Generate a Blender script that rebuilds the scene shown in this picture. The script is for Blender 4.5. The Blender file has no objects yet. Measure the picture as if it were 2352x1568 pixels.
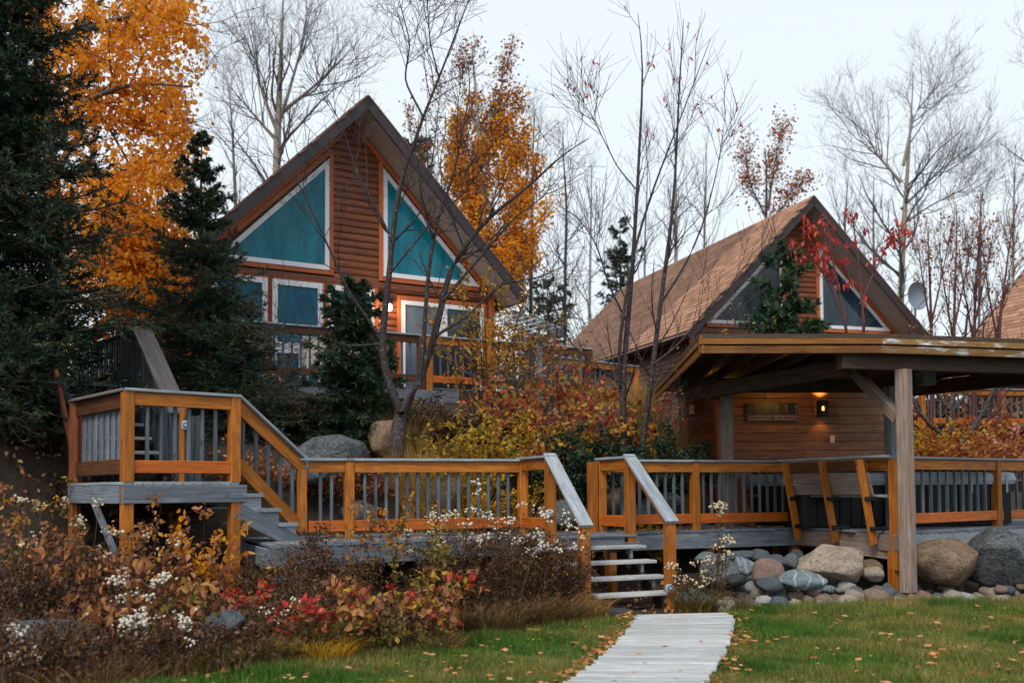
import bpy, math, random
import numpy as np
from mathutils import Matrix, Vector

sc = bpy.context.scene
COL = sc.collection
RNG = np.random.default_rng(7)
random.seed(11)
R = math.radians

# ------------------------------------------------------------------ camera, sky, sun, exposure
F = 2300.0; CX = 1176.0; HY = 1125.0; PITCH = R(2.5); ROLL = 0.008; CH = 1.4
PY = HY - F * math.tan(PITCH)
cam = bpy.data.cameras.new("camera"); cam_o = bpy.data.objects.new("camera", cam); COL.objects.link(cam_o)
cam.sensor_width = 36.0; cam.lens = 36.0 * F / 2352.0
cam.shift_y = (PY - 784.0) / 2352.0
cam.clip_end = 2000; cam.clip_start = 0.1
cam_o.matrix_world = Matrix.Translation((0, 0, CH)) @ Matrix.Rotation(math.pi / 2 + PITCH, 4, 'X') @ Matrix.Rotation(-ROLL, 4, 'Z')
cam.dof.use_dof = True; cam.dof.focus_distance = 12.3; cam.dof.aperture_fstop = 1.6
sc.camera = cam_o

SUN_EL, SUN_AZ = R(48), R(205)           # azimuth clockwise from +Y
w = bpy.data.worlds.new("World"); sc.world = w; w.use_nodes = True
nt = w.node_tree; nt.nodes.clear()
sky = nt.nodes.new("ShaderNodeTexSky"); sky.sky_type = 'NISHITA'; sky.sun_disc = False
sky.sun_elevation = SUN_EL; sky.sun_rotation = SUN_AZ; sky.dust_density = 4; sky.air_density = 1
mixn = nt.nodes.new("ShaderNodeMix"); mixn.data_type = 'RGBA'; mixn.inputs[0].default_value = 0.86
mixn.inputs[7].default_value = (6.75, 7.35, 7.75, 1)
nt.links.new(sky.outputs[0], mixn.inputs[6])
bg = nt.nodes.new("ShaderNodeBackground"); bg.inputs[1].default_value = 0.1
wo = nt.nodes.new("ShaderNodeOutputWorld")
nt.links.new(mixn.outputs[2], bg.inputs[0]); nt.links.new(bg.outputs[0], wo.inputs[0])
sun = bpy.data.lights.new("sun", 'SUN'); sun.energy = 1.5; sun.angle = R(16); sun.color = (1, .96, .9)
sun_o = bpy.data.objects.new("sun", sun); COL.objects.link(sun_o)
sdir = Vector((math.sin(SUN_AZ) * math.cos(SUN_EL), math.cos(SUN_AZ) * math.cos(SUN_EL), math.sin(SUN_EL)))
sun_o.rotation_euler = sdir.to_track_quat('Z', 'Y').to_euler()
vs = sc.view_settings
vs.view_transform = 'Standard'; vs.look = 'None'; vs.gamma = 1; vs.use_curve_mapping = False; vs.exposure = 0.55

def P(x, y, Y):
    """world point at depth Y seen at (x, y) of the 2352-wide photograph"""
    dx, dy = x - CX, y - PY
    c, s = math.cos(ROLL), math.sin(ROLL)
    rx = (dx * c - dy * s) / F; ry = -(dx * s + dy * c) / F
    # camera axes: forward (0,cosP,sinP) up (0,-sinP,cosP)
    cp, sp = math.cos(PITCH), math.sin(PITCH)
    vy = cp - sp * ry; vz = sp + cp * ry
    k = Y / vy
    return Vector((rx * k, Y, CH + vz * k))

def smooth(a, b, v):
    t = np.clip((v - a) / (b - a), 0, 1); return t * t * (3 - 2 * t)

def ground(X, Y):
    X = np.asarray(X, float); Y = np.asarray(Y, float)
    q = (X - .136) * -.371 + (Y - 13.05) * .928
    right = smooth(2.3, 3.3, X)
    z = 0.22 * smooth(-1.6, 0.2, q)
    hill = (1 - right) * (1.55 * smooth(.25, 2.3, q) + 1.45 * smooth(2.0, 7.6, q)) + right * 3.0 * smooth(4.4, 9.5, q)
    z = z + hill * 1.0
    z = z + 0.28 * smooth(1.0, 5, -X) * smooth(7.0, 10.5, Y)
    z = z + 0.9 * smooth(12, 40, q) + .9 * smooth(4.7, 6.2, -X) * smooth(9.8, 12.2, Y) * (1 - smooth(.5, 2.5, q))
    z = z + 0.03 * np.sin(X * 1.7 + Y * .6) * smooth(9, 14, Y)
    return z
def G(X, Y): return float(ground(X, Y))
def PG(x, Y, sink=0.0):
    """ground point under photo column x at depth Y"""
    p = P(x, 1150, Y); return Vector((p.x, Y, G(p.x, Y) - sink))

# ------------------------------------------------------------------ materials
MATS = {}
def new_mat(name):
    m = bpy.data.materials.new(name); m.use_nodes = True
    n = m.node_tree; b = n.nodes["Principled BSDF"]; MATS[name] = m
    return m, n, b
def N(n, t, **kw):
    x = n.nodes.new(t)
    for k, v in kw.items(): setattr(x, k, v)
    return x
def ramp(n, fac, stops):
    r = N(n, "ShaderNodeValToRGB"); e = r.color_ramp.elements
    while len(e) < len(stops): e.new(0.5)
    for i, (p, c) in enumerate(stops): e[i].position = p; e[i].color = (*c, 1)
    n.links.new(fac, r.inputs[0]); return r.outputs[0]
def mix(n, fac, a, b, mode='MIX'):
    m = N(n, "ShaderNodeMix", data_type='RGBA', blend_type=mode)
    for i, v in ((0, fac), (6, a), (7, b)):
        if isinstance(v, (int, float)): m.inputs[i].default_value = v
        elif isinstance(v, tuple): m.inputs[i].default_value = (*v, 1)
        else: n.links.new(v, m.inputs[i])
    return m.outputs[2]
def coords(n, scale=(1, 1, 1), rnd=True, kind='Object'):
    tc = N(n, "ShaderNodeTexCoord"); mp = N(n, "ShaderNodeMapping"); mp.inputs['Scale'].default_value = scale
    n.links.new(tc.outputs[kind], mp.inputs[0])
    if rnd:
        oi = N(n, "ShaderNodeObjectInfo"); mu = N(n, "ShaderNodeMath", operation='MULTIPLY'); mu.inputs[1].default_value = 57.0
        n.links.new(oi.outputs['Random'], mu.inputs[0]); n.links.new(mu.outputs[0], mp.inputs['Location'])
    return mp.outputs[0]
def noise(n, vec, scale=5, detail=4, rough=.55, out='Fac'):
    t = N(n, "ShaderNodeTexNoise"); t.inputs['Scale'].default_value = scale; t.inputs['Detail'].default_value = detail
    t.inputs['Roughness'].default_value = rough; n.links.new(vec, t.inputs['Vector']); return t.outputs[out]
def bump(n, b, h, strength=.3, dist=.01):
    bp = N(n, "ShaderNodeBump"); bp.inputs['Strength'].default_value = strength; bp.inputs['Distance'].default_value = dist
    n.links.new(h, bp.inputs['Height']); n.links.new(bp.outputs[0], b.inputs['Normal'])
def objrand(n, lo=.8, hi=1.15):
    oi = N(n, "ShaderNodeObjectInfo"); mr = N(n, "ShaderNodeMapRange"); mr.inputs[3].default_value = lo; mr.inputs[4].default_value = hi
    n.links.new(oi.outputs['Random'], mr.inputs[0]); return mr.outputs[0]

def wood(name, dark, mid, light, rough=.6, spec=.3, knots=.5, wear=None, wear_amt=.35, lohi=(.78, 1.15), gs=1.0):
    """grain runs along local X; knots, board-to-board change and worn patches"""
    m, n, b = new_mat(name)
    v = coords(n, (1.1 * gs, 26 * gs, 26 * gs))
    g = noise(n, v, 2.2, 6, .62)
    c = ramp(n, g, [(.25, dark), (.5, mid), (.78, light)])
    v2 = coords(n, (1.3, 4, 4)); g2 = noise(n, v2, 2.6, 3, .5)
    c = mix(n, ramp(n, g2, [(.35, (0, 0, 0)), (.75, (.55, .55, .55))]), c, dark)
    v3 = coords(n, (3.2, 9, 9)); vo = N(n, "ShaderNodeTexVoronoi"); vo.inputs['Scale'].default_value = 1.0; n.links.new(v3, vo.inputs['Vector'])
    k = ramp(n, vo.outputs['Distance'], [(.07, (knots,) * 3), (.13, (0, 0, 0))])
    c = mix(n, k, c, tuple(x * .3 for x in dark))
    if wear:
        v4 = coords(n, (1.6, 6, 6)); wn = noise(n, v4, 2.0, 7, .7)
        c = mix(n, ramp(n, wn, [(.52, (0, 0, 0)), (.68, (wear_amt,) * 3)]), c, wear)
    hs = N(n, "ShaderNodeHueSaturation"); n.links.new(c, hs.inputs['Color']); n.links.new(objrand(n, *lohi), hs.inputs['Value'])
    n.links.new(hs.outputs[0], b.inputs['Base Color'])
    b.inputs['Roughness'].default_value = rough; b.inputs['Specular IOR Level'].default_value = spec
    bump(n, b, g, .35, .006)
    return m
def plain(name, col, rough=.5, metal=0, spec=.4, var=.12, scale=8, bumps=.1):
    m, n, b = new_mat(name)
    v = coords(n); g = noise(n, v, scale, 5, .6)
    c = mix(n, g, tuple(x * (1 - var) for x in col), tuple(min(1, x * (1 + var)) for x in col))
    n.links.new(c, b.inputs['Base Color']); b.inputs['Roughness'].default_value = rough
    b.inputs['Metallic'].default_value = metal; b.inputs['Specular IOR Level'].default_value = spec
    if bumps: bump(n, b, g, bumps, .01)
    return m
def leafmat(name, stops, trans=.35, rough=.55, spec=.25):
    m, n, b = new_mat(name)
    ge = N(n, "ShaderNodeNewGeometry")
    v = coords(n, rnd=False, kind='Object'); g = noise(n, v, 1.3, 2)
    ad = N(n, "ShaderNodeMath", operation='MULTIPLY_ADD'); n.links.new(g, ad.inputs[0]); ad.inputs[1].default_value = .9
    sb = N(n, "ShaderNodeMath", operation='SUBTRACT'); n.links.new(ge.outputs['Random Per Island'], sb.inputs[0]); sb.inputs[1].default_value = .45
    n.links.new(sb.outputs[0], ad.inputs[2])
    cl = N(n, "ShaderNodeClamp"); n.links.new(ad.outputs[0], cl.inputs[0])
    c = ramp(n, cl.outputs[0], stops)
    n.links.new(c, b.inputs['Base Color']); b.inputs['Roughness'].default_value = rough; b.inputs['Specular IOR Level'].default_value = spec
    if trans:
        tr = N(n, "ShaderNodeBsdfTranslucent"); n.links.new(c, tr.inputs[0]); ms = N(n, "ShaderNodeMixShader"); ms.inputs[0].default_value = trans
        n.links.new(b.outputs[0], ms.inputs[1]); n.links.new(tr.outputs[0], ms.inputs[2])
        n.links.new(ms.outputs[0], n.nodes["Material Output"].inputs[0])
    return m
def rock(name, a, b_, c_, speck=(.55, .53, .5), scale=3.0, veins=False, speck_amt=.6, lohi=(.8, 1.2)):
    m, n, b = new_mat(name)
    v = coords(n); g = noise(n, v, scale, 6, .62)
    c = ramp(n, g, [(.3, a), (.52, b_), (.75, c_)])
    s = noise(n, v, scale * 6, 5, .8)
    c = mix(n, ramp(n, s, [(.50, (0, 0, 0)), (.58, (speck_amt,) * 3)]), c, speck)
    s2 = noise(n, v, scale * 4, 6, .8)
    c = mix(n, ramp(n, s2, [(.38, (.85,) * 3), (.46, (0, 0, 0))]), c, tuple(x * .35 for x in a))
    if veins:
        wv = N(n, "ShaderNodeTexWave"); wv.inputs['Scale'].default_value = .55; wv.inputs['Distortion'].default_value = 7; wv.inputs['Detail'].default_value = 4; wv.inputs['Detail Scale'].default_value = .9
        n.links.new(v, wv.inputs['Vector']); c = mix(n, ramp(n, wv.outputs['Fac'], [(.93, (0, 0, 0)), (.985, (.7,) * 3)]), c, (.62, .68, .68))
    hs = N(n, "ShaderNodeHueSaturation"); n.links.new(c, hs.inputs['Color']); n.links.new(objrand(n, *lohi), hs.inputs['Value'])
    n.links.new(hs.outputs[0], b.inputs['Base Color'])
    b.inputs['Roughness'].default_value = .8; b.inputs['Specular IOR Level'].default_value = .3
    ad = N(n, "ShaderNodeMath", operation='ADD'); n.links.new(g, ad.inputs[0]); n.links.new(s2, ad.inputs[1])
    bump(n, b, ad.outputs[0], .9, .05)
    return m

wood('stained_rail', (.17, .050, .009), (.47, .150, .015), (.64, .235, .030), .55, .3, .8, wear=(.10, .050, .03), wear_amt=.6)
wood('stained_red_rail', (.25, .050, .006), (.54, .125, .010), (.68, .20, .022), .5, .35, .6, wear=(.12, .05, .03), wear_amt=.35)
wood('pavilion_trim', (.10, .035, .008), (.26, .095, .016), (.40, .17, .03), .6, .3, .6, wear=(.10, .05, .03), wear_amt=.5)
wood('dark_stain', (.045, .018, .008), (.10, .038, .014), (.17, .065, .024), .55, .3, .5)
wood('grey_wood', (.075, .090, .108), (.16, .185, .215), (.30, .335, .37), .7, .3, .5, wear=(.07, .065, .065), wear_amt=.55)
wood('baluster_grey', (.05, .065, .08), (.11, .135, .16), (.23, .265, .30), .7, .3, .7, wear=(.05, .045, .045), wear_amt=.55, lohi=(.7, 1.2))
wood('pale_plank', (.27, .275, .28), (.47, .475, .48), (.68, .685, .685), .75, .2, .35, wear=(.20, .18, .16), wear_amt=.5, lohi=(.80, 1.08))
wood('cap_grey', (.16, .185, .21), (.30, .335, .37), (.50, .54, .57), .6, .35, .4, wear=(.13, .12, .12), wear_amt=.4)
wood('timber', (.13, .085, .065), (.27, .19, .15), (.42, .34, .29), .7, .25, .5, wear=(.20, .25, .29), wear_amt=.6)
wood('timber_grey', (.10, .11, .12), (.22, .24, .26), (.40, .44, .46), .7, .25, .5, wear=(.24, .14, .10), wear_amt=.5)
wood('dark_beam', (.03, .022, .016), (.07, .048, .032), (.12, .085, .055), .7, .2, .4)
wood('peeling_trim', (.13, .065, .02), (.26, .135, .045), (.36, .20, .075), .65, .25, .4, wear=(.62, .66, .68), wear_amt=.95)
wood('log_siding', (.085, .026, .010), (.24, .066, .024), (.40, .118, .042), .5, .4, .5, wear=(.075, .035, .022), wear_amt=.6, gs=.8)
wood('dark_siding', (.05, .022, .012), (.11, .045, .022), (.18, .075, .035), .6, .3, .5, gs=.8)
wood('trim_orange', (.34, .075, .018), (.52, .125, .028), (.62, .18, .045), .5, .35, .3)
wood('bath_wall', (.13, .058, .027), (.27, .135, .066), (.40, .215, .115), .5, .35, .9, wear=(.12, .055, .03), wear_amt=.35)
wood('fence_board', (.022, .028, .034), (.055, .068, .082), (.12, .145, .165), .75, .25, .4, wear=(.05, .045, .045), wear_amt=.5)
wood('fence_end', (.06, .05, .052), (.125, .108, .112), (.20, .18, .185), .75, .25, .4)
wood('fence_cap', (.10, .085, .085), (.20, .18, .18), (.30, .28, .28), .75, .25, .4)
wood('rust_post', (.12, .03, .012), (.25, .065, .02), (.33, .10, .03), .6, .3, .4)
plain('fascia_metal', (.026, .017, .021), .45, 0, .45, .15)
plain('white_vinyl', (.74, .75, .80), .35, 0, .4, .04, bumps=0)
plain('black_metal', (.008, .008, .009), .5, .0, .4, .2)
plain('tub_black', (.008, .009, .011), .5, 0, .3, .3)
plain('tub_rim', (.33, .37, .40), .5, 0, .3, .12)
plain('black_cloth', (.018, .020, .024), .7, 0, .3, .3)
plain('cream_fabric', (.55, .50, .42), .7, 0, .2, .1)
plain('dish_grey', (.18, .23, .28), .5, 0, .4, .15)
plain('silver_plastic', (.40, .50, .56), .35, .3, .5, .1)
plain('dark_panel', (.015, .02, .03), .15, 0, .6, .2)
plain('outlet_white', (.7, .7, .7), .4)
plain('meter_grey', (.22, .28, .29), .5, .2)
plain('sign_black', (.012, .014, .018), .4, 0, .4, .2)
plain('sign_purple', (.055, .035, .055), .4, 0, .4, .15)
plain('sign_print', (.5, .48, .5), .5, 0, .3, .1)
plain('sign_figure', (.12, .13, .13), .5, 0, .3, .5, scale=30)
plain('lamp_glass_white', (.6, .58, .52), .3)
plain('wall_core_dark', (.03, .022, .016), .95)  # even dark brown for the bathhouse wall cores
plain('stem_dark', (.045, .022, .020), .75, 0, .2, .4)
plain('stem_brown', (.13, .075, .042), .8, 0, .2, .4)
plain('stem_tan', (.30, .19, .09), .8, 0, .2, .3)
plain('red_bark', (.10, .035, .035), .6, 0, .3, .4)
plain('fluff_white', (.58, .52, .44), .95, 0, .1, .12, scale=40)
plain('fluff_cream', (.55, .45, .31), .95, 0, .1, .15, scale=40)
def soffit_mat():
    m, n, b = new_mat('soffit')
    v = coords(n, rnd=False); wv = N(n, "ShaderNodeTexWave", bands_direction='X'); wv.inputs['Scale'].default_value = 6
    n.links.new(v, wv.inputs['Vector'])
    c = ramp(n, wv.outputs['Fac'], [(.2, (.34, .28, .25)), (.5, (.56, .47, .42)), (.9, (.60, .51, .46))])
    n.links.new(c, b.inputs['Base Color']); b.inputs['Roughness'].default_value = .55; bump(n, b, wv.outputs['Fac'], .5, .01)
soffit_mat()
def shingle_mat(name, k=1.0):
    m, n, b = new_mat(name)
    v = coords(n, rnd=True); g = noise(n, v, 60, 3, .7); g2 = noise(n, v, 1.1, 3)
    c = ramp(n, g, [(.3, (.20 * k, .105 * k, .068 * k)), (.5, (.37 * k, .195 * k, .125 * k)), (.72, (.49 * k, .28 * k, .185 * k))])
    c = mix(n, ramp(n, g2, [(.4, (0, 0, 0)), (.8, (.4,) * 3)]), c, (.22 * k, .13 * k, .10 * k))
    hs = N(n, "ShaderNodeHueSaturation"); n.links.new(c, hs.inputs['Color']); n.links.new(objrand(n, .72, 1.22), hs.inputs['Value'])
    ge = N(n, "ShaderNodeNewGeometry"); mr = N(n, "ShaderNodeMapRange"); mr.inputs[3].default_value = .72; mr.inputs[4].default_value = 1.25
    n.links.new(ge.outputs['Random Per Island'], mr.inputs[0]); hs2 = N(n, "ShaderNodeHueSaturation"); n.links.new(mr.outputs[0], hs2.inputs['Value']); n.links.new(hs.outputs[0], hs2.inputs['Color'])
    n.links.new(hs2.outputs[0], b.inputs['Base Color']); b.inputs['Roughness'].default_value = .9; b.inputs['Specular IOR Level'].default_value = .15
    bump(n, b, g, .3, .004)
shingle_mat('shingle', 1.0); shingle_mat('shingle_dark', .55)
def glass_mat(name, col, col2, rough=.08, coat=.6):
    m, n, b = new_mat(name)
    v = coords(n, (2.2, .5, 1), rnd=False); g = noise(n, v, 1.6, 4)
    c = mix(n, ramp(n, g, [(.35, (0,) * 3), (.65, (1,) * 3)]), col, col2); n.links.new(c, b.inputs['Base Color']); b.inputs['Roughness'].default_value = rough
    b.inputs['Specular IOR Level'].default_value = coat
glass_mat('teal_glass', (.0, .12, .185), (.012, .20, .26), .10, .22)
glass_mat('blue_glass', (.002, .075, .14), (.01, .13, .20), .15, .18)
glass_mat('dark_glass', (.006, .018, .028), (.02, .05, .07), .08, .45)
glass_mat('screen_grey', (.085, .11, .15), (.13, .16, .20), .25, .4)
def emis(name, col, s):
    m, n, b = new_mat(name); b.inputs['Base Color'].default_value = (*col, 1); b.inputs['Emission Color'].default_value = (*col, 1); b.inputs['Emission Strength'].default_value = s
emis('bulb_warm', (1, .80, .55), 14); emis('bulb_amber', (1, .42, .06), 4)
def bark(name, a, b_, c_, band=False, sc_=9):
    m, n, b = new_mat(name)
    v = coords(n, (1, 1, .35) if not band else (1, 1, 3.2)); g = noise(n, v, sc_, 6, .7)
    c = ramp(n, g, [(.3, a), (.5, b_), (.72, c_)])
    if band:
        v2 = coords(n, (4, 4, 16)); s = noise(n, v2, 5, 2, .5)
        c = mix(n, ramp(n, s, [(.62, (0, 0, 0)), (.68, (.5,) * 3)]), c, (.42, .36, .33))
    n.links.new(c, b.inputs['Base Color']); b.inputs['Roughness'].default_value = .75; bump(n, b, g, .5, .012)
bark('cherry_bark', (.010, .007, .008), (.028, .017, .018), (.058, .038, .040), True)
bark('twig_grey', (.035, .030, .030), (.07, .06, .058), (.12, .105, .10))
bark('grey_bark', (.06, .05, .045), (.12, .10, .085), (.20, .17, .145))
bark('pale_bark', (.12, .095, .075), (.24, .195, .155), (.36, .31, .26), True)
bark('dark_bark', (.025, .02, .018), (.055, .042, .036), (.09, .07, .06))
leafmat('needles_dark', [(0, (.008, .018, .012)), (.5, (.020, .044, .025)), (.85, (.050, .082, .036)), (1, (.10, .075, .032))], .15)
leafmat('needles_mid', [(0, (.009, .022, .015)), (.5, (.026, .056, .032)), (.85, (.062, .10, .046)), (1, (.11, .095, .04))], .15)
leafmat('needles_pine', [(0, (.012, .040, .024)), (.5, (.035, .085, .040)), (1, (.085, .14, .055))], .12)
leafmat('leaves_orange', [(0, (.66, .22, .012)), (.35, (.84, .35, .018)), (.7, (.92, .46, .03)), (1, (.88, .36, .09))], .6)
leafmat('leaves_gold', [(0, (.60, .19, .01)), (.4, (.84, .38, .015)), (.8, (.90, .50, .03)), (1, (.70, .30, .03))], .55)
leafmat('leaves_rust', [(0, (.16, .035, .015)), (.4, (.36, .10, .018)), (.8, (.48, .17, .03)), (1, (.30, .06, .03))], .35)
leafmat('leaves_red', [(0, (.30, .018, .022)), (.5, (.60, .06, .05)), (1, (.66, .16, .08))], .4)
leafmat('leaves_coral', [(0, (.13, .045, .03)), (.3, (.30, .11, .05)), (.6, (.46, .21, .08)), (.85, (.52, .27, .09)), (1, (.50, .13, .09))], .35)
leafmat('leaves_mixed', [(0, (.42, .06, .05)), (.3, (.64, .15, .06)), (.55, (.66, .32, .06)), (.8, (.50, .38, .07)), (1, (.70, .20, .14))], .45)
leafmat('leaves_yellow', [(0, (.36, .19, .02)), (.4, (.62, .36, .03)), (.75, (.76, .46, .04)), (1, (.32, .28, .05))], .5)
leafmat('leaves_gold2', [(0, (.30, .15, .02)), (.4, (.55, .29, .03)), (.75, (.66, .36, .04)), (1, (.30, .27, .06))], .45)
leafmat('leaves_olive', [(0, (.07, .06, .018)), (.4, (.17, .13, .028)), (.75, (.30, .20, .035)), (1, (.12, .13, .04))], .3)
leafmat('leaves_brown', [(0, (.020, .011, .009)), (.5, (.060, .030, .019)), (.85, (.12, .06, .033)), (1, (.16, .08, .04))], .15)
leafmat('leaves_pink', [(0, (.26, .09, .05)), (.4, (.48, .21, .10)), (.8, (.58, .30, .17)), (1, (.50, .16, .13))], .35)
leafmat('grass_gold', [(0, (.20, .11, .03)), (.4, (.40, .24, .07)), (.8, (.55, .36, .12)), (1, (.30, .22, .06))], .35)
leafmat('grass_brown', [(0, (.08, .045, .02)), (.4, (.18, .10, .04)), (.8, (.30, .18, .075)), (1, (.12, .10, .035))], .3)
leafmat('litter', [(0, (.22, .07, .03)), (.35, (.50, .19, .06)), (.7, (.64, .34, .15)), (1, (.62, .22, .05))], .25)
def lawn_mat(name, blades):
    m, n, b = new_mat(name)
    v = coords(n, rnd=False); g = noise(n, v, .62, 5, .62); g3 = noise(n, v, 1.9, 4, .65)
    green = ramp(n, g3, [(.3, (.034, .105, .016)), (.6, (.088, .175, .024)), (.85, (.17, .22, .036))])
    dry = ramp(n, g3, [(.3, (.20, .18, .045)), (.7, (.44, .31, .12))])
    c = mix(n, ramp(n, g, [(.42, (0, 0, 0)), (.64, (.85,) * 3)]), green, dry)
    if blades:
        ge = N(n, "ShaderNodeNewGeometry"); mr = N(n, "ShaderNodeMapRange"); mr.inputs[3].default_value = .55; mr.inputs[4].default_value = 1.5
        n.links.new(ge.outputs['Random Per Island'], mr.inputs[0]); hs = N(n, "ShaderNodeHueSaturation"); n.links.new(mr.outputs[0], hs.inputs['Value']); n.links.new(c, hs.inputs['Color']); c = hs.outputs[0]
        tr = N(n, "ShaderNodeBsdfTranslucent"); n.links.new(c, tr.inputs[0]); ms = N(n, "ShaderNodeMixShader"); ms.inputs[0].default_value = .3
        n.links.new(b.outputs[0], ms.inputs[1]); n.links.new(tr.outputs[0], ms.inputs[2]); n.links.new(ms.outputs[0], n.nodes["Material Output"].inputs[0])
    n.links.new(c, b.inputs['Base Color']); b.inputs['Roughness'].default_value = .75; b.inputs['Specular IOR Level'].default_value = .15
lawn_mat('lawn_blades', True)
def soil_mat():
    m, n, b = new_mat('soil')
    v = coords(n, rnd=False); g = noise(n, v, 6, 7, .7); g2 = noise(n, v, .6, 3)
    c = ramp(n, g, [(.3, (.010, .008, .006)), (.5, (.028, .019, .012)), (.7, (.07, .042, .024))])
    c = mix(n, ramp(n, g2, [(.4, (0, 0, 0)), (.7, (.6,) * 3)]), c, (.022, .018, .010))
    n.links.new(c, b.inputs['Base Color']); b.inputs['Roughness'].default_value = .95; bump(n, b, g, .8, .05)
soil_mat()
def lawnsoil():
    m, n, b = new_mat('turf')
    v = coords(n, rnd=False); g = noise(n, v, 14, 6, .7)
    c = ramp(n, g, [(.3, (.018, .028, .008)), (.6, (.045, .055, .014)), (.8, (.10, .085, .03))])
    n.links.new(c, b.inputs['Base Color']); b.inputs['Roughness'].default_value = .95
lawnsoil()
rock('rock_tan', (.26, .19, .14), (.44, .345, .265), (.58, .49, .40), (.62, .56, .48), 2.5)
rock('rock_grey', (.075, .09, .105), (.15, .175, .195), (.26, .29, .31), (.42, .43, .43), 3)
rock('rock_blue', (.11, .155, .18), (.20, .26, .29), (.32, .38, .40), (.5, .54, .54), 3)
rock('rock_vein', (.13, .18, .20), (.23, .30, .32), (.33, .40, .42), (.5, .54, .54), 2, veins=True, speck_amt=.1)
rock('rock_brown', (.16, .105, .07), (.33, .215, .135), (.46, .33, .22), (.5, .42, .32), 2.2, speck_amt=.3)
rock('rock_dark', (.03, .036, .042), (.075, .085, .095), (.16, .17, .175), (.30, .30, .28), 2.6, speck_amt=.5)
rock('rock_pink', (.30, .18, .14), (.43, .28, .22), (.54, .40, .33), (.6, .5, .45), 4, speck_amt=.3)
rock('rock_white', (.50, .49, .48), (.64, .63, .61), (.74, .73, .71), (.8, .8, .8), 4, speck_amt=.2)
rock('rock_cream', (.40, .32, .25), (.58, .49, .39), (.68, .61, .52), (.65, .6, .5), 4, speck_amt=.3)
rock('rock_slate', (.09, .115, .14), (.17, .205, .235), (.25, .29, .315), (.3, .32, .34), 4, speck_amt=.15)

# ------------------------------------------------------------------ helpers
WORLD = {}
def tag(o, label=None, cat=None, group=None, kind=None):
    for k, v in (('label', label), ('category', cat), ('group', group), ('kind', kind)):
        if v: o[k] = v
    return o
def link(name, data, M, parent=None):
    o = bpy.data.objects.new(name, data); COL.objects.link(o)
    if parent is not None:
        o.parent = parent; o.matrix_parent_inverse = WORLD[parent.name].inverted()
    o.matrix_basis = M; WORLD[o.name] = M.copy()
    return o
def thing(name, label, cat, loc=(0, 0, 0), group=None):
    o = link(name, None, Matrix.Translation(loc)); o.empty_display_size = .2
    return tag(o, label, cat, group)
def mesh_from(name, verts, faces, mat, smooth_=False):
    me = bpy.data.meshes.new(name)
    verts = np.asarray(verts, np.float32)
    if isinstance(faces, np.ndarray):
        nf, k = faces.shape
        me.vertices.add(len(verts)); me.vertices.foreach_set('co', verts.ravel())
        me.loops.add(nf * k); me.loops.foreach_set('vertex_index', faces.ravel().astype(np.int32))
        me.polygons.add(nf); me.polygons.foreach_set('loop_start', (np.arange(nf) * k).astype(np.int32))
        me.update(calc_edges=True)
    else:
        me.from_pydata([tuple(map(float, v)) for v in verts], [], faces); me.update()
    if smooth_: me.polygons.foreach_set('use_smooth', np.ones(len(me.polygons), bool))
    if mat: me.materials.append(MATS[mat])
    return me
def raw(name, verts, faces, mat, parent=None, smooth_=False, origin=None):
    verts = np.asarray(verts, float)
    if origin is None: origin = WORLD[parent.name].translation if parent is not None else Vector(verts.mean(0))
    me = mesh_from(name, verts - np.array(origin), faces, mat, smooth_)
    return link(name, me, Matrix.Translation(origin), parent)
BOXC = {}
def box_mesh(L, W, H, b, mat):
    key = (round(L, 3), round(W, 3), round(H, 3), b, mat)
    if key in BOXC: return BOXC[key]
    x, y, z = L / 2, W / 2, H / 2; b = min(b, x * .4, y * .4, z * .4)
    vs_, fs = [], []
    # chamfered along the length (octagonal section)
    sec = [(-y, -z + b), (-y + b, -z), (y - b, -z), (y, -z + b), (y, z - b), (y - b, z), (-y + b, z), (-y, z - b)]
    for sx in (-x, x):
        for (a, c) in sec: vs_.append((sx, a, c))
    for i in range(8):
        j = (i + 1) % 8; fs.append((i, j, 8 + j, 8 + i))
    fs.append(tuple(range(7, -1, -1))); fs.append(tuple(range(8, 16)))
    me = mesh_from('board', vs_, fs, mat); BOXC[key] = me
    # outward normals
    import bmesh
    bm = bmesh.new(); bm.from_mesh(me); bmesh.ops.recalc_face_normals(bm, faces=bm.faces); bm.to_mesh(me); bm.free()
    return me
def beam(name, a, b, w_, h_, mat, parent=None, up=(0, 0, 1), bev=.006, roll=0.0):
    """board from a to b (centre line); w_ across, h_ along 'up'"""
    a = Vector(a); b = Vector(b); d = b - a; L = d.length; x = d.normalized()
    up = Vector(up)
    if abs(x.dot(up)) > .97: up = Vector((.928, .371, 0)) if abs(x.z) > .9 else Vector((0, 0, 1))
    y = up.cross(x).normalized(); z = x.cross(y)
    M = Matrix((x, y, z)).transposed().to_4x4()
    if roll: M = M @ Matrix.Rotation(roll, 4, 'X')
    M.translation = (a + b) / 2
    return link(name, box_mesh(L, w_, h_, bev, mat), M, parent)
def post(name, x, y, z0, z1, w_, mat, parent=None, ang=0.0, d_=None, bev=.008):
    M = Matrix.Translation((x, y, (z0 + z1) / 2)) @ Matrix.Rotation(ang, 4, 'Z') @ Matrix.Rotation(-math.pi / 2, 4, 'Y')
    return link(name, box_mesh(z1 - z0, w_ if d_ is None else d_, w_, bev, mat), M, parent)
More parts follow.
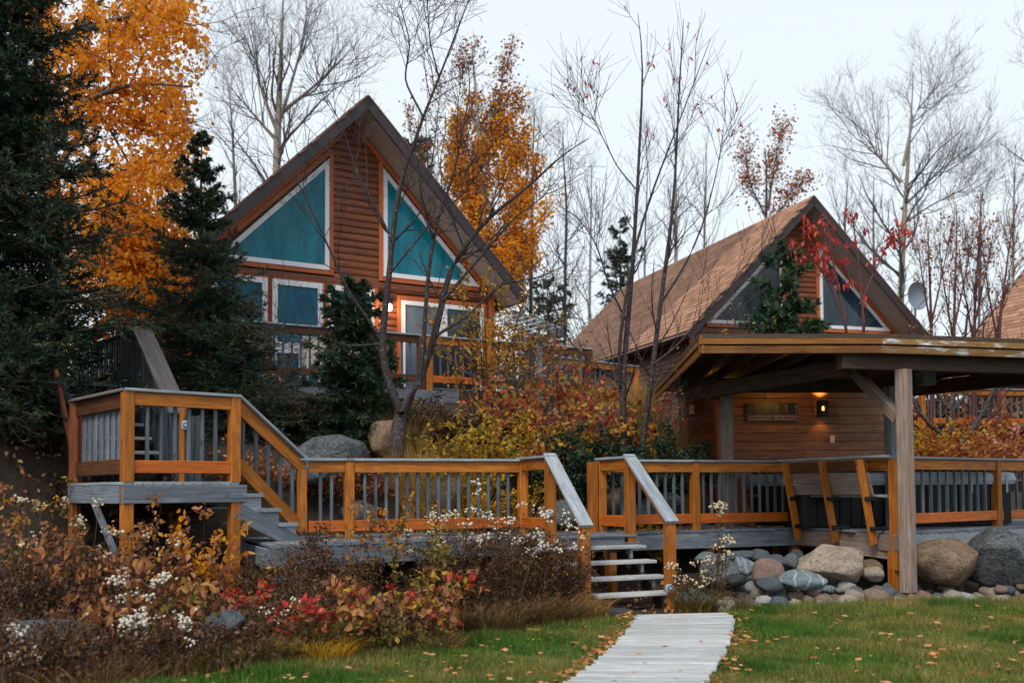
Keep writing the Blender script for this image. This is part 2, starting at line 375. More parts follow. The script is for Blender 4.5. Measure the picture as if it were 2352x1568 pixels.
def prism(name, poly, thick, mat, parent, O, ux, uy, un):
    """poly in 2D (ux, uy) at O, extruded by thick along un; local frame X=ux"""
    n_ = len(poly); vs_ = [(p[0], p[1], 0) for p in poly] + [(p[0], p[1], thick) for p in poly]
    fs = [tuple(range(n_ - 1, -1, -1)), tuple(range(n_, 2 * n_))] + [(i, (i + 1) % n_, n_ + (i + 1) % n_, n_ + i) for i in range(n_)]
    c = np.mean(vs_, 0); vs2 = [tuple(np.array(v) - c) for v in vs_]
    me = mesh_from(name, vs2, fs, mat)
    M = Matrix((Vector(ux), Vector(uy), Vector(un))).transposed().to_4x4()
    M.translation = Vector(O) + Vector(ux) * c[0] + Vector(uy) * c[1] + Vector(un) * c[2]
    return link(name, me, M, parent)

def fix_quads(n_paths, k, sides):
    base = (np.arange(n_paths) * k * sides)[:, None, None]
    i = np.arange(k - 1)[None, :, None] * sides; j = np.arange(sides)[None, None, :]; jn = (j + 1) % sides
    a = base + i + j; b = base + i + jn; c = base + i + sides + jn; d = base + i + sides + j
    return np.stack([a, b, c, d], -1).reshape(-1, 4)
def tubes(Pn, Rn, sides):
    """Pn (n,k,3), Rn (n,k) -> verts, quads"""
    n_, k, _ = Pn.shape
    T = np.gradient(Pn, axis=1); T /= np.linalg.norm(T, axis=2, keepdims=True) + 1e-9
    ref = np.where(np.abs(T[..., 2:3]) > .9, np.array([1., 0, 0]), np.array([0, 0, 1.]))
    U = np.cross(T, ref); U /= np.linalg.norm(U, axis=2, keepdims=True) + 1e-9; V = np.cross(T, U)
    a = np.arange(sides) / sides * 2 * np.pi
    V_ = Pn[:, :, None, :] + Rn[:, :, None, None] * (np.cos(a)[None, None, :, None] * U[:, :, None, :] + np.sin(a)[None, None, :, None] * V[:, :, None, :])
    return V_.reshape(-1, 3), fix_quads(n_, k, sides)
class Acc:
    def __init__(s): s.v = []; s.f = []; s.n = 0
    def add(s, v, f):
        if len(v) == 0: return
        s.v.append(v); s.f.append(f + s.n); s.n += len(v)
    def out(s, name, mat, parent=None, smooth_=False, origin=None):
        if not s.v: return None
        return raw(name, np.concatenate(s.v), np.concatenate(s.f), mat, parent, smooth_, origin)
def resample(pts, rad, k):
    pts = np.asarray(pts, float); rad = np.asarray(rad, float)
    s = np.r_[0, np.cumsum(np.linalg.norm(np.diff(pts, axis=0), axis=1))]; t = np.linspace(0, s[-1], k)
    # smooth catmull-like by cubic via numpy interp then blur
    Q = np.stack([np.interp(t, s, pts[:, i]) for i in range(3)], 1)
    for _ in range(2): Q[1:-1] = (Q[:-2] + 2 * Q[1:-1] + Q[2:]) / 4
    return Q, np.interp(t, s, rad)
def sprout(rng, Pp, Rp, count, t0, t1, length, k, ang=(35, 60), wob=.12, up=.15, rr=.55, rmin=.003, taper=.75, lenfall=.6, flat=0):
    """children of parent paths; returns (n*count, k, 3), radii"""
    n_, kp, _ = Pp.shape; m = n_ * count
    t = rng.uniform(t0, t1, (n_, count)); f = t * (kp - 1); i = np.minimum(f.astype(int), kp - 2); fr = (f - i)[..., None]
    idx = np.arange(n_)[:, None]
    A = Pp[idx, i]; B = Pp[idx, i + 1]; S = (A * (1 - fr) + B * fr).reshape(m, 3)
    D = (B - A).reshape(m, 3); D /= np.linalg.norm(D, axis=1, keepdims=True) + 1e-9
    Rs = (Rp[idx, i] * (1 - fr[..., 0]) + Rp[idx, i + 1] * fr[..., 0]).reshape(m)
    rnd = rng.normal(size=(m, 3)); rnd[:, 2] *= (1 - flat); side = rnd - (rnd * D).sum(1, keepdims=True) * D; side /= np.linalg.norm(side, axis=1, keepdims=True) + 1e-9
    an = np.radians(rng.uniform(*ang, m))[:, None]
    dr = D * np.cos(an) + side * np.sin(an)
    ln_ = np.repeat(length, count) if isinstance(length, np.ndarray) else length
    L = (ln_ * rng.uniform(.55, 1.15, m) * (1 - lenfall * t.reshape(m)))
    out = np.zeros((m, k, 3)); out[:, 0] = S; st = (L / (k - 1))[:, None]
    cur = dr
    for j in range(1, k):
        cur = cur + rng.normal(scale=wob, size=(m, 3)) + np.array([0, 0, up / k * 2])
        cur /= np.linalg.norm(cur, axis=1, keepdims=True)
        out[:, j] = out[:, j - 1] + cur * st
    r0 = np.maximum(Rs * rr, rmin)
    Rr = r0[:, None] * np.linspace(1, 1 - taper, k)[None, :]; Rr = np.maximum(Rr, rmin * .7)
    return out, Rr
def leaves_at(rng, pts, size, aspect=.6, droop=0.0, jitter=.05, var=.35, oval=False):
    m = len(pts); C = pts + rng.normal(scale=jitter, size=(m, 3))
    d = rng.normal(size=(m, 3)); d[:, 2] -= droop; d /= np.linalg.norm(d, axis=1, keepdims=True)
    r = rng.normal(size=(m, 3)); s = np.cross(d, r); s /= np.linalg.norm(s, axis=1, keepdims=True) + 1e-9
    nn = np.cross(d, s)
    L = (size * rng.uniform(1 - var, 1 + var, m))[:, None]; W = L * aspect / 2
    if oval:
        ps = [C, C + d * L * .28 + s * W * .95 + nn * L * .07, C + d * L * .62 + s * W * .80 + nn * L * .05, C + d * L - nn * L * .10, C + d * L * .62 - s * W * .80 + nn * L * .05, C + d * L * .28 - s * W * .95 + nn * L * .07]
        v = np.stack(ps, 1).reshape(-1, 3); b0 = (np.arange(m) * 6)[:, None, None]
        return v, (b0 + np.array([[0, 1, 2, 3], [0, 3, 4, 5]])[None]).reshape(-1, 4)
    a = C; b = C + d * L * .45 + s * W + nn * L * .10; c = C + d * L; e = C + d * L * .45 - s * W + nn * L * .10
    v = np.stack([a, b, c, e], 1).reshape(-1, 3); f = (np.arange(m) * 4)[:, None] + np.arange(4)[None, :]
    return v, f
def along(rng, Pp, count, t0=.1, t1=1.0):
    n_, kp, _ = Pp.shape
    t = rng.uniform(t0, t1, (n_, count)); f = t * (kp - 1); i = np.minimum(f.astype(int), kp - 2); fr = (f - i)[..., None]
    idx = np.arange(n_)[:, None]
    return (Pp[idx, i] * (1 - fr) + Pp[idx, i + 1] * fr).reshape(-1, 3)
# ------------------------------------------------------------------ ground, lawn, path
def build_ground():
    xs = np.unique(np.concatenate([np.linspace(-400, -30, 12), np.linspace(-30, -9, 22), np.linspace(-9, 11, 110), np.linspace(11, 36, 26), np.linspace(36, 400, 12)]))
    ys = np.unique(np.concatenate([np.linspace(-40, 5, 10), np.linspace(5, 24, 110), np.linspace(24, 60, 36), np.linspace(60, 900, 16)]))
    X, Y = np.meshgrid(xs, ys); Z = ground(X, Y)
    Z = Z + np.random.default_rng(3).normal(scale=.012, size=Z.shape) * (Y > 8) * (Y < 30)
    V = np.stack([X, Y, Z], -1).reshape(-1, 3); nx = len(xs); ny = len(ys)
    i, j = np.meshgrid(np.arange(nx - 1), np.arange(ny - 1)); a = (j * nx + i).ravel()
    Fq = np.stack([a, a + 1, a + nx + 1, a + nx], 1)
    o = raw('hillside_ground', V, Fq, 'soil', None, True, origin=Vector((0, 0, 0))); tag(o, kind='structure')
build_ground()
# lawn outline: far edge as polyline in (X, Y)
LAWN_EDGE = [(-12, 6.0), (-4.0, 6.6), (-2.8, 7.1), (-2.0, 7.7), (-1.3, 8.5), (-.7, 9.05), (.0, 9.85), (.57, 10.4), (1.2, 10.75), (2.1, 10.85), (2.6, 11.5), (4.2, 11.75), (6, 12.1), (9, 12.6), (14, 13)]
LE = np.array(LAWN_EDGE)
def lawn_far(x): return np.interp(x, LE[:, 0], LE[:, 1])
PATH = [  # centre line points (X, Y) and half width
    (1.78, 10.6, .50), (1.73, 10.2, .50), (1.60, 9.6, .49), (1.42, 8.9, .48), (1.26, 8.3, .47), (1.03, 7.5, .47), (.80, 6.85, .47), (.57, 6.0, .47), (.40, 5.0, .47), (.25, 4.2, .47)]
PA = np.array(PATH)
def path_dist(x, y):
    cx = np.interp(-y, -PA[:, 1], PA[:, 0]); return np.abs(x - cx)
def build_lawn():
    xs = np.linspace(-14, 16, 150); rows = 60; V = []
    for x in xs:
        yf = lawn_far(x)
        for k in range(rows):
            y = -12 + (yf + 12) * (1 - (1 - k / (rows - 1)) ** 1.8)
            V.append((x, y, G(x, y) + .012))
    V = np.array(V); nx = len(xs)
    i, j = np.meshgrid(np.arange(nx - 1), np.arange(rows - 1)); a = (i * rows + j).ravel()
    Fq = np.stack([a, a + rows, a + rows + 1, a + 1], 1)
    tag(raw('lawn', V, Fq, 'turf', None, True, origin=Vector((0, 0, 0))), kind='structure')
    # blades
    rng = np.random.default_rng(5); n0 = 620000
    # density falls with depth^-1, sampled in depth
    Yb = rng.uniform(5.6, 12.6, n0); Xb = rng.uniform(-.62, .62, n0) * Yb
    keep = (Yb < lawn_far(Xb) + rng.normal(scale=.06, size=n0)) & (path_dist(Xb, Yb) > .455 + rng.normal(scale=.015, size=n0))
    # thin, shorter on dry patches
    pn = np.sin(Xb * 2.1 + np.sin(Yb * 1.7) * 1.3) * np.sin(Yb * 2.7 + Xb) ; keep &= rng.uniform(size=n0) < (.62 + .25 * pn)
    Xb, Yb, pn = Xb[keep], Yb[keep], pn[keep]; n = len(Xb); Zb = ground(Xb, Yb) + .008
    tuft = (np.sin(Xb * 7.3 + 2 * np.sin(Yb * 3.1)) * np.sin(Yb * 8.1 + Xb * 2) + 1) / 2
    h = rng.uniform(.022, .06, n) * (1 + .6 * tuft) * (1 + .25 * pn) * np.where(lawn_far(Xb) - Yb < .5, 1.6, 1)
    a = rng.uniform(0, 2 * np.pi, n); wd = rng.uniform(.0022, .0045, n) * (1 + Yb / 16)
    lean = rng.uniform(.1, .75, n) * h; la = rng.uniform(0, 2 * np.pi, n)
    p = np.stack([Xb, Yb, Zb], 1); s = np.stack([np.cos(a) * wd, np.sin(a) * wd, np.zeros(n)], 1)
    tip = p + np.stack([np.cos(la) * lean, np.sin(la) * lean, h], 1)
    v = np.stack([p - s, p + s, tip], 1).reshape(-1, 3); f = (np.arange(n) * 3)[:, None] + np.arange(3)[None, :]
    tag(raw('lawn_grass', v, f, 'lawn_blades', None, False, origin=Vector((0, 0, 0))), 'short green and straw coloured lawn grass on both sides of the board path', 'grass', kind='stuff')
build_lawn()
FR_ = [(-2.62, 10.78), (.10, 12.90), (1.28, 13.40), (4.10, 14.52)]
def scatter_leaves():
    rng = np.random.default_rng(9); n = 2100
    Y = rng.uniform(6.0, 12.3, n); X = rng.uniform(-.6, .6, n) * Y
    # extra along the path edges
    m = 900; Y2 = rng.uniform(6.2, 11.1, m); side = np.where(rng.uniform(size=m) < .62, -1, 1); cx = np.interp(-Y2, -PA[:, 1], PA[:, 0])
    X2 = cx + side * (.49 + np.abs(rng.normal(scale=.09, size=m)))
    X = np.r_[X, X2]; Y = np.r_[Y, Y2]; ok = (path_dist(X, Y) > .455) & (Y < lawn_far(X) + .25); X, Y = X[ok], Y[ok]; n = len(X)
    p = np.stack([X, Y, ground(X, Y) + rng.uniform(.03, .055, n)], 1)
    v, f = leaves_at(rng, p, .066, .75, 0, .0, .45)
    v = v.reshape(n, 4, 3); c = v.mean(1, keepdims=True); v[..., 2] = c[..., 2] + (v[..., 2] - c[..., 2]) * .3
    tag(raw('fallen_leaves', v.reshape(-1, 3), f, 'litter', None, False, origin=Vector((0, 0, 0))), 'small dry orange and tan leaves fallen on the lawn and along the path', 'leaves', kind='stuff')
    # leaves blown over the deck boards
    m = 420; X = rng.uniform(-2.6, 4.0, m); fy = np.interp(X, [p[0] for p in FR_], [p[1] for p in FR_]); Y = fy + .05 + np.abs(rng.normal(scale=.35, size=m)); p = np.stack([X, Y, np.full(m, .842)], 1)
    v, f = leaves_at(rng, p, .06, .75, 0, 0, .4); v[:, 2] = .838 + np.abs(v[:, 2] - .842) * .3
    tag(raw('deck_leaves', v, f, 'litter', None, False, origin=Vector((0, 0, 0))), 'dry orange leaves scattered over the grey deck boards', 'leaves', kind='stuff')
    # litter on the planting bed and slope
    n = 9000; Y = rng.uniform(7, 21, n); X = rng.uniform(-.56, .5, n) * Y
    ok = (Y > lawn_far(X)) & ~((X > 2.2) & (Y < 18)); X, Y = X[ok], Y[ok]; n = len(X)
    p = np.stack([X, Y, ground(X, Y) + rng.uniform(.01, .04, n)], 1); v, f = leaves_at(rng, p, .06, .75, 0, 0, .4)
    tag(raw('leaf_litter', v, f, 'litter', None, False, origin=Vector((0, 0, 0))), 'brown and orange leaf litter covering the soil under the bushes', 'leaves', kind='stuff')
scatter_leaves()
def build_path():
    base = link('path', None, Matrix.Translation((1, 9, 0))); base.empty_display_size = .3
    tag(base, kind='structure')
    s = np.r_[0, np.cumsum(np.linalg.norm(np.diff(PA[:, :2], axis=0), axis=1))]; total = s[-1]; rng = random.Random(4)
    t = 0.03
    while t < total - .05:
        c = [np.interp(t, s, PA[:, i]) for i in range(3)]; c2 = [np.interp(t + .05, s, PA[:, i]) for i in range(2)]
        d = Vector((c2[0] - c[0], c2[1] - c[1], 0)).normalized()
        near_top = max(0, 1 - t / 1.6)
        side = Vector((-d.y, d.x, 0)).lerp(Vector((-.98, -.2, 0)) * -1 if False else Vector((d.y * -1, d.x, 0)), 0)
        # planks follow the curve, skewed beside the stairs
        side = Vector((1, -.06 + .20 * near_top, 0)).normalized()
        hw = c[2]; o1 = rng.uniform(-.02, .02); o2 = rng.uniform(-.02, .02)
        z = .075 + rng.uniform(-.003, .003)
        a = Vector((c[0], c[1], z)) - side * (hw + o1); b = Vector((c[0], c[1], z)) + side * (hw + o2)
        beam('plank', a, b, .085, .03, 'pale_plank', base, bev=.005)
        t += .094
    for sgn in (-1, 1):
        for i in range(len(PA) - 1):
            a = Vector((PA[i][0] + sgn * (PA[i][2] - .12), PA[i][1], .03)); b = Vector((PA[i + 1][0] + sgn * (PA[i + 1][2] - .12), PA[i + 1][1], .03))
            beam('runner', a, b, .04, .055, 'grey_wood', base)
build_path()
# a few leaves lying on the boards
rngp = random.Random(8)
for k, (x, y) in enumerate(sorted([(1.6, 10.3), (1.25, 8.4), (1.5, 9.2), (.85, 7.2), (1.1, 7.0), (1.95, 10.1), (1.0, 8.0), (1.35, 9.9), (1.0, 7.6), (1.2, 7.3), (.7, 6.9), (1.6, 8.7)], key=lambda q: -q[1])):
    pt = np.array([[x, y, .098]]); v, f = leaves_at(np.random.default_rng(k), pt, .05, .8, 0, 0); v[:, 2] = .094 + np.abs(v[:, 2] - .098) * .25
    tag(raw('fallen_leaf', v, f, 'litter'), 'dry curled leaf on the pale board path, ' + ('nearest', 'second', 'third', 'fourth', 'fifth', 'sixth', 'seventh', 'eighth', 'ninth', 'tenth', 'eleventh', 'twelfth')[k] + ' from the steps', 'leaf', 'leaves lying on the boards')

# ------------------------------------------------------------------ rocks
import bmesh
def ico(sub):
    bm = bmesh.new(); bmesh.ops.create_icosphere(bm, subdivisions=sub, radius=1); v = np.array([x.co[:] for x in bm.verts]); f = np.array([[q.index for q in x.verts] for x in bm.faces]); bm.free(); return v, f
ICO = {s: ico(s) for s in (1, 2, 3, 4)}
def rock_shape(seed, sub, rough=.16, planes=7):
    rng = np.random.default_rng(seed); v, f = ICO[sub]; v = v.copy()
    # cut by random planes to give facets, then noise
    for _ in range(planes):
        nrm = rng.normal(size=3); nrm /= np.linalg.norm(nrm); d = rng.uniform(.58, .92)
        h = v @ nrm; over = np.maximum(h - d, 0); v = v - nrm[None, :] * over[:, None] * .88
    for s_, a_ in ((2.1, rough), (5.3, rough * .4), (11, rough * .16)):
        ph = rng.uniform(0, 6, (3, 3)); k = rng.normal(size=(3, 3)) * s_
        nz = sum(np.sin(v @ k[i] + ph[i, 0]) for i in range(3)) / 3
        v = v * (1 + a_ * nz[:, None])
    return v, f
ROCKC = {}
def stone(name, label, loc, size, mat, seed, sub=3, rotz=0.0, group=None, cat='stone', sink=.25, planes=7, shared=False, rough=.16):
    key = (seed, sub, mat, shared)
    if shared and key in ROCKC: me = ROCKC[key]
    else:
        v, f = rock_shape(seed, sub, rough, planes); me = mesh_from(name, v, f, mat, True)
        if shared: ROCKC[key] = me
    M = Matrix.Translation((loc[0], loc[1], loc[2] + size[2] * (1 - sink))) @ Matrix.Rotation(rotz, 4, 'Z') @ Matrix.Diagonal((*size, 1))
    return tag(link(name, me, M), label, cat, group)
# ------------------------------------------------------------------ decks
U = Vector((.928, .371, 0)); NB = Vector((-.371, .928, 0))       # along the long rail, and away from the camera
P1 = Vector((.136, 13.05, 0)); DZ = .83; CAPZ = 1.80
A_U = math.atan2(.371, .928)
def ST(s, t, z=0.0): return P1 + U * s + NB * t + Vector((0, 0, z))
def to_st(p): d = Vector(p) - P1; return d.dot(U), d.dot(NB)
Q0 = Vector((-2.50, 11.98, 0)); Q1 = P1.copy(); Q3 = Vector((1.195, 13.48, 0)); Q5 = Vector((4.08, 14.63, 0))
Q6 = Vector((4.95, 12.98, 0)); Q7 = Vector((7.0, 14.5, 0)); Q8 = Vector((9.6, 16.4, 0))
FRONT = [(-2.62, 10.78), (.10, 12.90), (.20, 12.98), (1.28, 13.40), (4.10, 14.52), (4.98, 12.84), (7.05, 14.36), (10.0, 16.52)]
def build_deck():
    t = thing('deck', 'long weathered grey timber deck with stained posts below, in front of the cabins', 'deck', (1.2, 13.3, DZ))
    st = [to_st((x, y, 0)) for x, y in FRONT]; S = np.array([a for a, b in st]); T = np.array([b for a, b in st])
    s = S[0] + .07
    rng = random.Random(2)
    while s < S[-1] - .05:
        f = float(np.interp(s, S, T)); back = 1.35 if s < 2.3 else 5.2
        beam('deck_board', ST(s, f - .03 + rng.uniform(-.008, .008), DZ - .018), ST(s, back, DZ - .018), .134, .036, 'pale_plank' if 0 else 'grey_wood', t)
        s += .142
    for i in range(len(FRONT) - 1):
        if i == 1: continue
        a = Vector((*FRONT[i], DZ - .15)); b = Vector((*FRONT[i + 1], DZ - .15)); n_ = max(1, round((b - a).length / 2.6))
        for k in range(n_):
            if i == 4:   # gaps for the bench feet
                pass
            beam('fascia_board', a.lerp(b, k / n_ + .003), a.lerp(b, (k + 1) / n_ - .003), .04, .215, 'timber' if i == 4 else 'cap_grey' if i > 4 else 'grey_wood', t)
    beam('fascia_board', Vector((*FRONT[0], DZ - .15)), ST(st[0][0] - .1, 1.35, DZ - .15), .04, .215, 'grey_wood', t)
    # joists and support posts in the shade below
    for s in np.arange(-2.3, 7.5, .61):
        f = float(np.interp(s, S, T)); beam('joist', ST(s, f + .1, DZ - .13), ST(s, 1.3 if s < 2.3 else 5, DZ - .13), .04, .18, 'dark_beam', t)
    for (x, y) in [(-2.40, 11.05), (-.9, 12.2), (.05, 13.0), (1.25, 13.5), (2.75, 14.08), (4.08, 14.60), (4.93, 13.02), (7.0, 14.45), (-1.2, 13.3), (2.0, 15.5), (4.2, 16.2)]:
        post('post', x, y, G(x, y) - .2, DZ - .04, .115, 'stained_rail', t, A_U)
    # plank brace lying under the deck at the right
    beam('brace_board', P(1930, 1254, 13.6), P(2062, 1272, 13.0), .04, .17, 'timber', t)
build_deck()

def railing(name, label, segs, z, capz, posts, balusters=True, mat='stained_rail', wide=.15, down=0.0, bal_sp=.135, group=None, post_w=.115):
    """segs: list of (a, b) ground points; posts list of (x, y, zlo, zhi)"""
    m = (Vector(segs[0][0]) + Vector(segs[-1][1])) / 2
    t = thing(name, label, 'railing', (m.x, m.y, z), group)
    for a, b in segs:
        a = Vector((a[0], a[1], 0)); b = Vector((b[0], b[1], 0)); d = (b - a).normalized(); L = (b - a).length; out = Vector((d.y, -d.x, 0)); ang = math.atan2(d.y, d.x)
        e = d * .06
        beam('top_rail', a + e + Vector((0, 0, capz - .105)) + out * .02, b - e + Vector((0, 0, capz - .105)) + out * .02, .038, .135, mat, t)
        beam('bottom_rail', a + e + Vector((0, 0, z + .155)) + out * .02, b - e + Vector((0, 0, z + .155)) + out * .02, .038, .135, 'stained_red_rail' if mat == 'stained_rail' else mat, t)
        beam('cap_board', a - d * .05 + Vector((0, 0, capz - .016)), b + d * .05 + Vector((0, 0, capz - .016)), wide, .034, 'cap_grey', t)
        if balusters:
            n_ = max(1, int((L - .16) / bal_sp)); off = (L - (n_ - 1) * bal_sp) / 2
            for k in range(n_):
                p = a + d * (off + k * bal_sp) - out * .02
                post('baluster', p.x, p.y, z + .09, capz - .05, .036, 'baluster_grey', t, ang, bev=.004)
    for (x, y, z0, z1) in posts: post('post', x, y, z0, z1, post_w, mat, t, math.atan2((Vector(segs[0][1]) - Vector(segs[0][0])).y, (Vector(segs[0][1]) - Vector(segs[0][0])).x))
    return t
def lerp2(a, b, k): return (a.x + (b.x - a.x) * k, a.y + (b.y - a.y) * k)
zp = DZ; zt = CAPZ - .034
mid = lerp2(Q0, Q1, .195)
Q2 = P1 - NB * .88; Q4 = Q3 - NB * .80
railing('deck_railing', 'long stained railing of the deck between the landing stairs and the front steps', [(Q0, Vector((*mid, 0))), (Vector((*mid, 0)), Q1)], DZ, CAPZ,
        [(mid[0], mid[1], zp, zt), (Q1.x, Q1.y, zp, zt), (Q0.x - .02, Q0.y, zp + .1, zt - .1)])
railing('side_railing', 'short stained railing left of the front steps, leading to the handrail', [(Q1, Q2)], DZ, CAPZ + .02, [(Q2.x, Q2.y, zp - .1, zt + .02)], balusters=False)
railing('side_railing', 'short stained railing right of the front steps, leading to the handrail', [(Q3, Q4)], DZ, CAPZ + .02, [(Q4.x, Q4.y, zp - .1, zt + .02)], balusters=False)
m2 = lerp2(Q3, Q5, .47)
railing('deck_railing', 'stained deck railing with grey balusters between the front steps and the leaning bench', [(Q3, Vector((*m2, 0))), (Vector((*m2, 0)), Q5)], DZ, CAPZ,
        [(Q3.x, Q3.y, zp, zt), (Q3.x - .12, Q3.y - .05, zp, zt), (m2[0], m2[1], zp, zt), (Q5.x, Q5.y, zp - .25, zt)])
railing('deck_railing', 'stained deck railing right of the tall weathered post, running out of the frame', [(Q6, Q7), (Q7, Q8)], DZ, CAPZ,
        [(Q6.x, Q6.y, zp - .5, zt), (Q7.x, Q7.y, zp, zt)], bal_sp=.20)

# front steps
def build_steps():
    c = (Q1 + Q3) / 2; t = thing('steps', 'open weathered grey steps with four treads leading up to the deck', 'steps', (c.x + .45, c.y - 1.2, 0))
    lo, hi = -.02, 1.16
    for k, (z, tt, e0, e1) in enumerate([(.664, -.95, -.30, .05), (.498, -1.22, -.12, .04), (.332, -1.49, -.04, .03), (.166, -1.76, .02, .02)]):
        for q in (0, 1):
            a = ST(lo + e0 + .12, tt - .13 * q + .06, z + .02); b = ST(hi + e1, tt - .13 * q + .06, z + .02)
            beam('tread', a, b, .128, .038, 'pale_plank', t)
    beam('riser_board', ST(-.15, -.82, .72), ST(1.02, -.82, .72), .035, .19, 'grey_wood', t)
    # small platform boards between the two short rails
    for k in range(6): beam('platform_board', ST(-.05, -.10 - k * .14, DZ - .016), ST(1.2, -.10 - k * .14, DZ - .016), .134, .034, 'grey_wood', t)
    for s in (.06, 1.02):
        for k, (z, tt) in enumerate([(.664, -.95), (.498, -1.22), (.332, -1.49), (.166, -1.76)]):
            beam('stringer_block', ST(s, tt + .10, z - .09), ST(s, tt - .10, z - .09), .035, .17, 'grey_wood', t)
        beam('stringer', ST(s, -.8, .60), ST(s, -1.85, .0), .04, .16, 'dark_beam', t)
    for s in (.3, .8): post('leg', *ST(s, -.95).xy, G(1, 12) - .1, .62, .09, 'stained_rail', t, A_U)
build_steps()
L0 = Vector((.80, 11.27, 0)); R0 = Vector((1.83, 11.72, 0))
for (top, low, ltop, lab) in ((Q2, L0, 1.03, 'left'), (Q4, R0, 1.05, 'right')):
    t = thing('handrail', f'{lab} sloping handrail of the front steps with grey cap and stained post', 'handrail', (low.x, low.y, 0))
    a = Vector((top.x, top.y, CAPZ + .02)); b = Vector((low.x, low.y, ltop + .02)); d = (b - a).normalized()
    beam('cap_board', a - d * .02, b + d * .10, .165, .038, 'cap_grey', t)
    off = Vector((0, 0, -.075)); beam('rail', a + off + d * .04, b + off + d * .0, .04, .13, 'stained_rail', t)
    post('post', low.x, low.y, -.05, ltop - .02, .112, 'stained_rail', t, A_U + .1)

# landing with its rails and stairs down to the deck
U2 = Vector((.75, .66, 0)).normalized(); N2 = Vector((-U2.y, U2.x, 0))
LA = Vector((-4.0, 10.4, 0)); LB = LA + U2 * 1.19; LC = LA + N2 * 1.62; LD = LB + N2 * 1.62; LZ = 1.52; LCAP = 2.49
def build_landing():
    t = thing('landing', 'raised timber landing with grey edge boards at the left, above the orange bushes', 'landing', (LA.x, LA.y, 0))
    for k in range(12):
        a = LA - N2 * .05 + U2 * (-.06 + .108 * k + .05); beam('deck_board', a + Vector((0, 0, LZ - .018)), a + N2 * 1.75 + Vector((0, 0, LZ - .018)), .102, .036, 'cap_grey', t)
    e = .06; z = Vector((0, 0, LZ - .135))
    beam('fascia_board', LA - U2 * e - N2 * .055 + z, LB + U2 * .12 - N2 * .055 + z, .04, .19, 'grey_wood', t)
    beam('fascia_board', LA - U2 * e + z, LC - U2 * e + z, .04, .19, 'grey_wood', t)
    beam('fascia_board', LB + U2 * .12 + z, LD + U2 * .12 + z, .04, .19, 'grey_wood', t)
    for p in (LA, LB, LC, LD): post('post', p.x, p.y, G(p.x, p.y) - .1, LZ - .04, .112, 'stained_rail', t, math.atan2(U2.y, U2.x))
    # grey diagonal brace in the shade below
    beam('brace', P(215, 1150, 10.9), P(285, 1320, 10.3), .04, .09, 'grey_wood', t)
build_landing()
tr = railing('landing_railing', 'stained railing with grey balusters along the front of the raised landing', [(LA, LB)], LZ, LCAP,
        [(LA.x, LA.y, LZ, LCAP - .034), (LB.x, LB.y, LZ, LCAP - .034)], bal_sp=.152)
def boarded_side():
    t = thing('landing_side_rail', 'left side of the landing closed with narrow upright grey boards', 'railing', (LC.x, LC.y, LZ))
    out = -U2
    beam('top_rail', LA + N2 * .06 + Vector((0, 0, LCAP - .12)), LC - N2 * .06 + Vector((0, 0, LCAP - .12)), .038, .16, 'dark_stain', t)
    beam('bottom_rail', LA + N2 * .06 + Vector((0, 0, LZ + .16)), LC - N2 * .06 + Vector((0, 0, LZ + .16)), .038, .16, 'dark_stain', t)
    beam('cap_board', LA - N2 * .05 + Vector((0, 0, LCAP - .016)), LC + N2 * .05 + Vector((0, 0, LCAP - .016)), .15, .034, 'fence_cap', t)
    post('post', LC.x, LC.y, LZ - .5, LCAP - .03, .11, 'rust_post', t)
    for k in range(16):
        p = LA + N2 * (.11 + k * .093) - out * (.04 + .014 * (k % 2)); post('board', p.x, p.y, LZ + .08, LCAP - .06, .076, 'grey_wood', t, math.atan2(N2.y, N2.x), d_=.018)
boarded_side()
def landing_stairs():
    t = thing('landing_stairs', 'short grey stairs with orange side rails from the landing down to the deck', 'stairs', ((LB.x + Q0.x) / 2, (LB.y + Q0.y) / 2, DZ))
    a = LB.copy(); b = Q0.copy(); d = (b - a); d.z = 0; L = d.length; d.normalize(); nn = Vector((-d.y, d.x, 0)); up = Vector((0, 0, 1))
    beam('cap_board', a + up * (LCAP - .01) + d * .03, b + up * (CAPZ - .0), .14, .034, 'cap_grey', t)
    beam('top_rail', a + up * (LCAP - .13) + d * .05, b + up * (CAPZ - .12), .038, .14, 'stained_rail', t)
    beam('bottom_rail', a + up * (LZ + .20) + d * .05, b + up * (DZ + .11), .038, .15, 'stained_rail', t)
    for k in range(5):
        f = (k + .8) / 5.6; p = a.lerp(b, f) + nn * .03; zt_ = LCAP + (CAPZ - LCAP) * f - .12; zb = LZ + .2 + (DZ + .11 - LZ - .2) * f
        post('baluster', p.x, p.y, zb, zt_, .036, 'baluster_grey', t, math.atan2(d.y, d.x), bev=.004)
    fr = -nn * .10
    for k in range(3):
        z = LZ - .173 * (k + 1); p = a + d * (.20 + .255 * k)
        beam('tread', p + fr * 1.0 + up * (z + .02), p + nn * 1.0 + up * (z + .02), .27, .042, 'cap_grey', t)
        beam('stringer_block', p - d * .13 + fr * .4 + up * (z - .09), p + d * .13 + fr * .4 + up * (z - .09), .035, .18, 'cap_grey', t)
    beam('stringer', a + fr * .4 + up * (LZ - .32), b + fr * .4 + up * (DZ - .10), .04, .19, 'grey_wood', t)
landing_stairs()

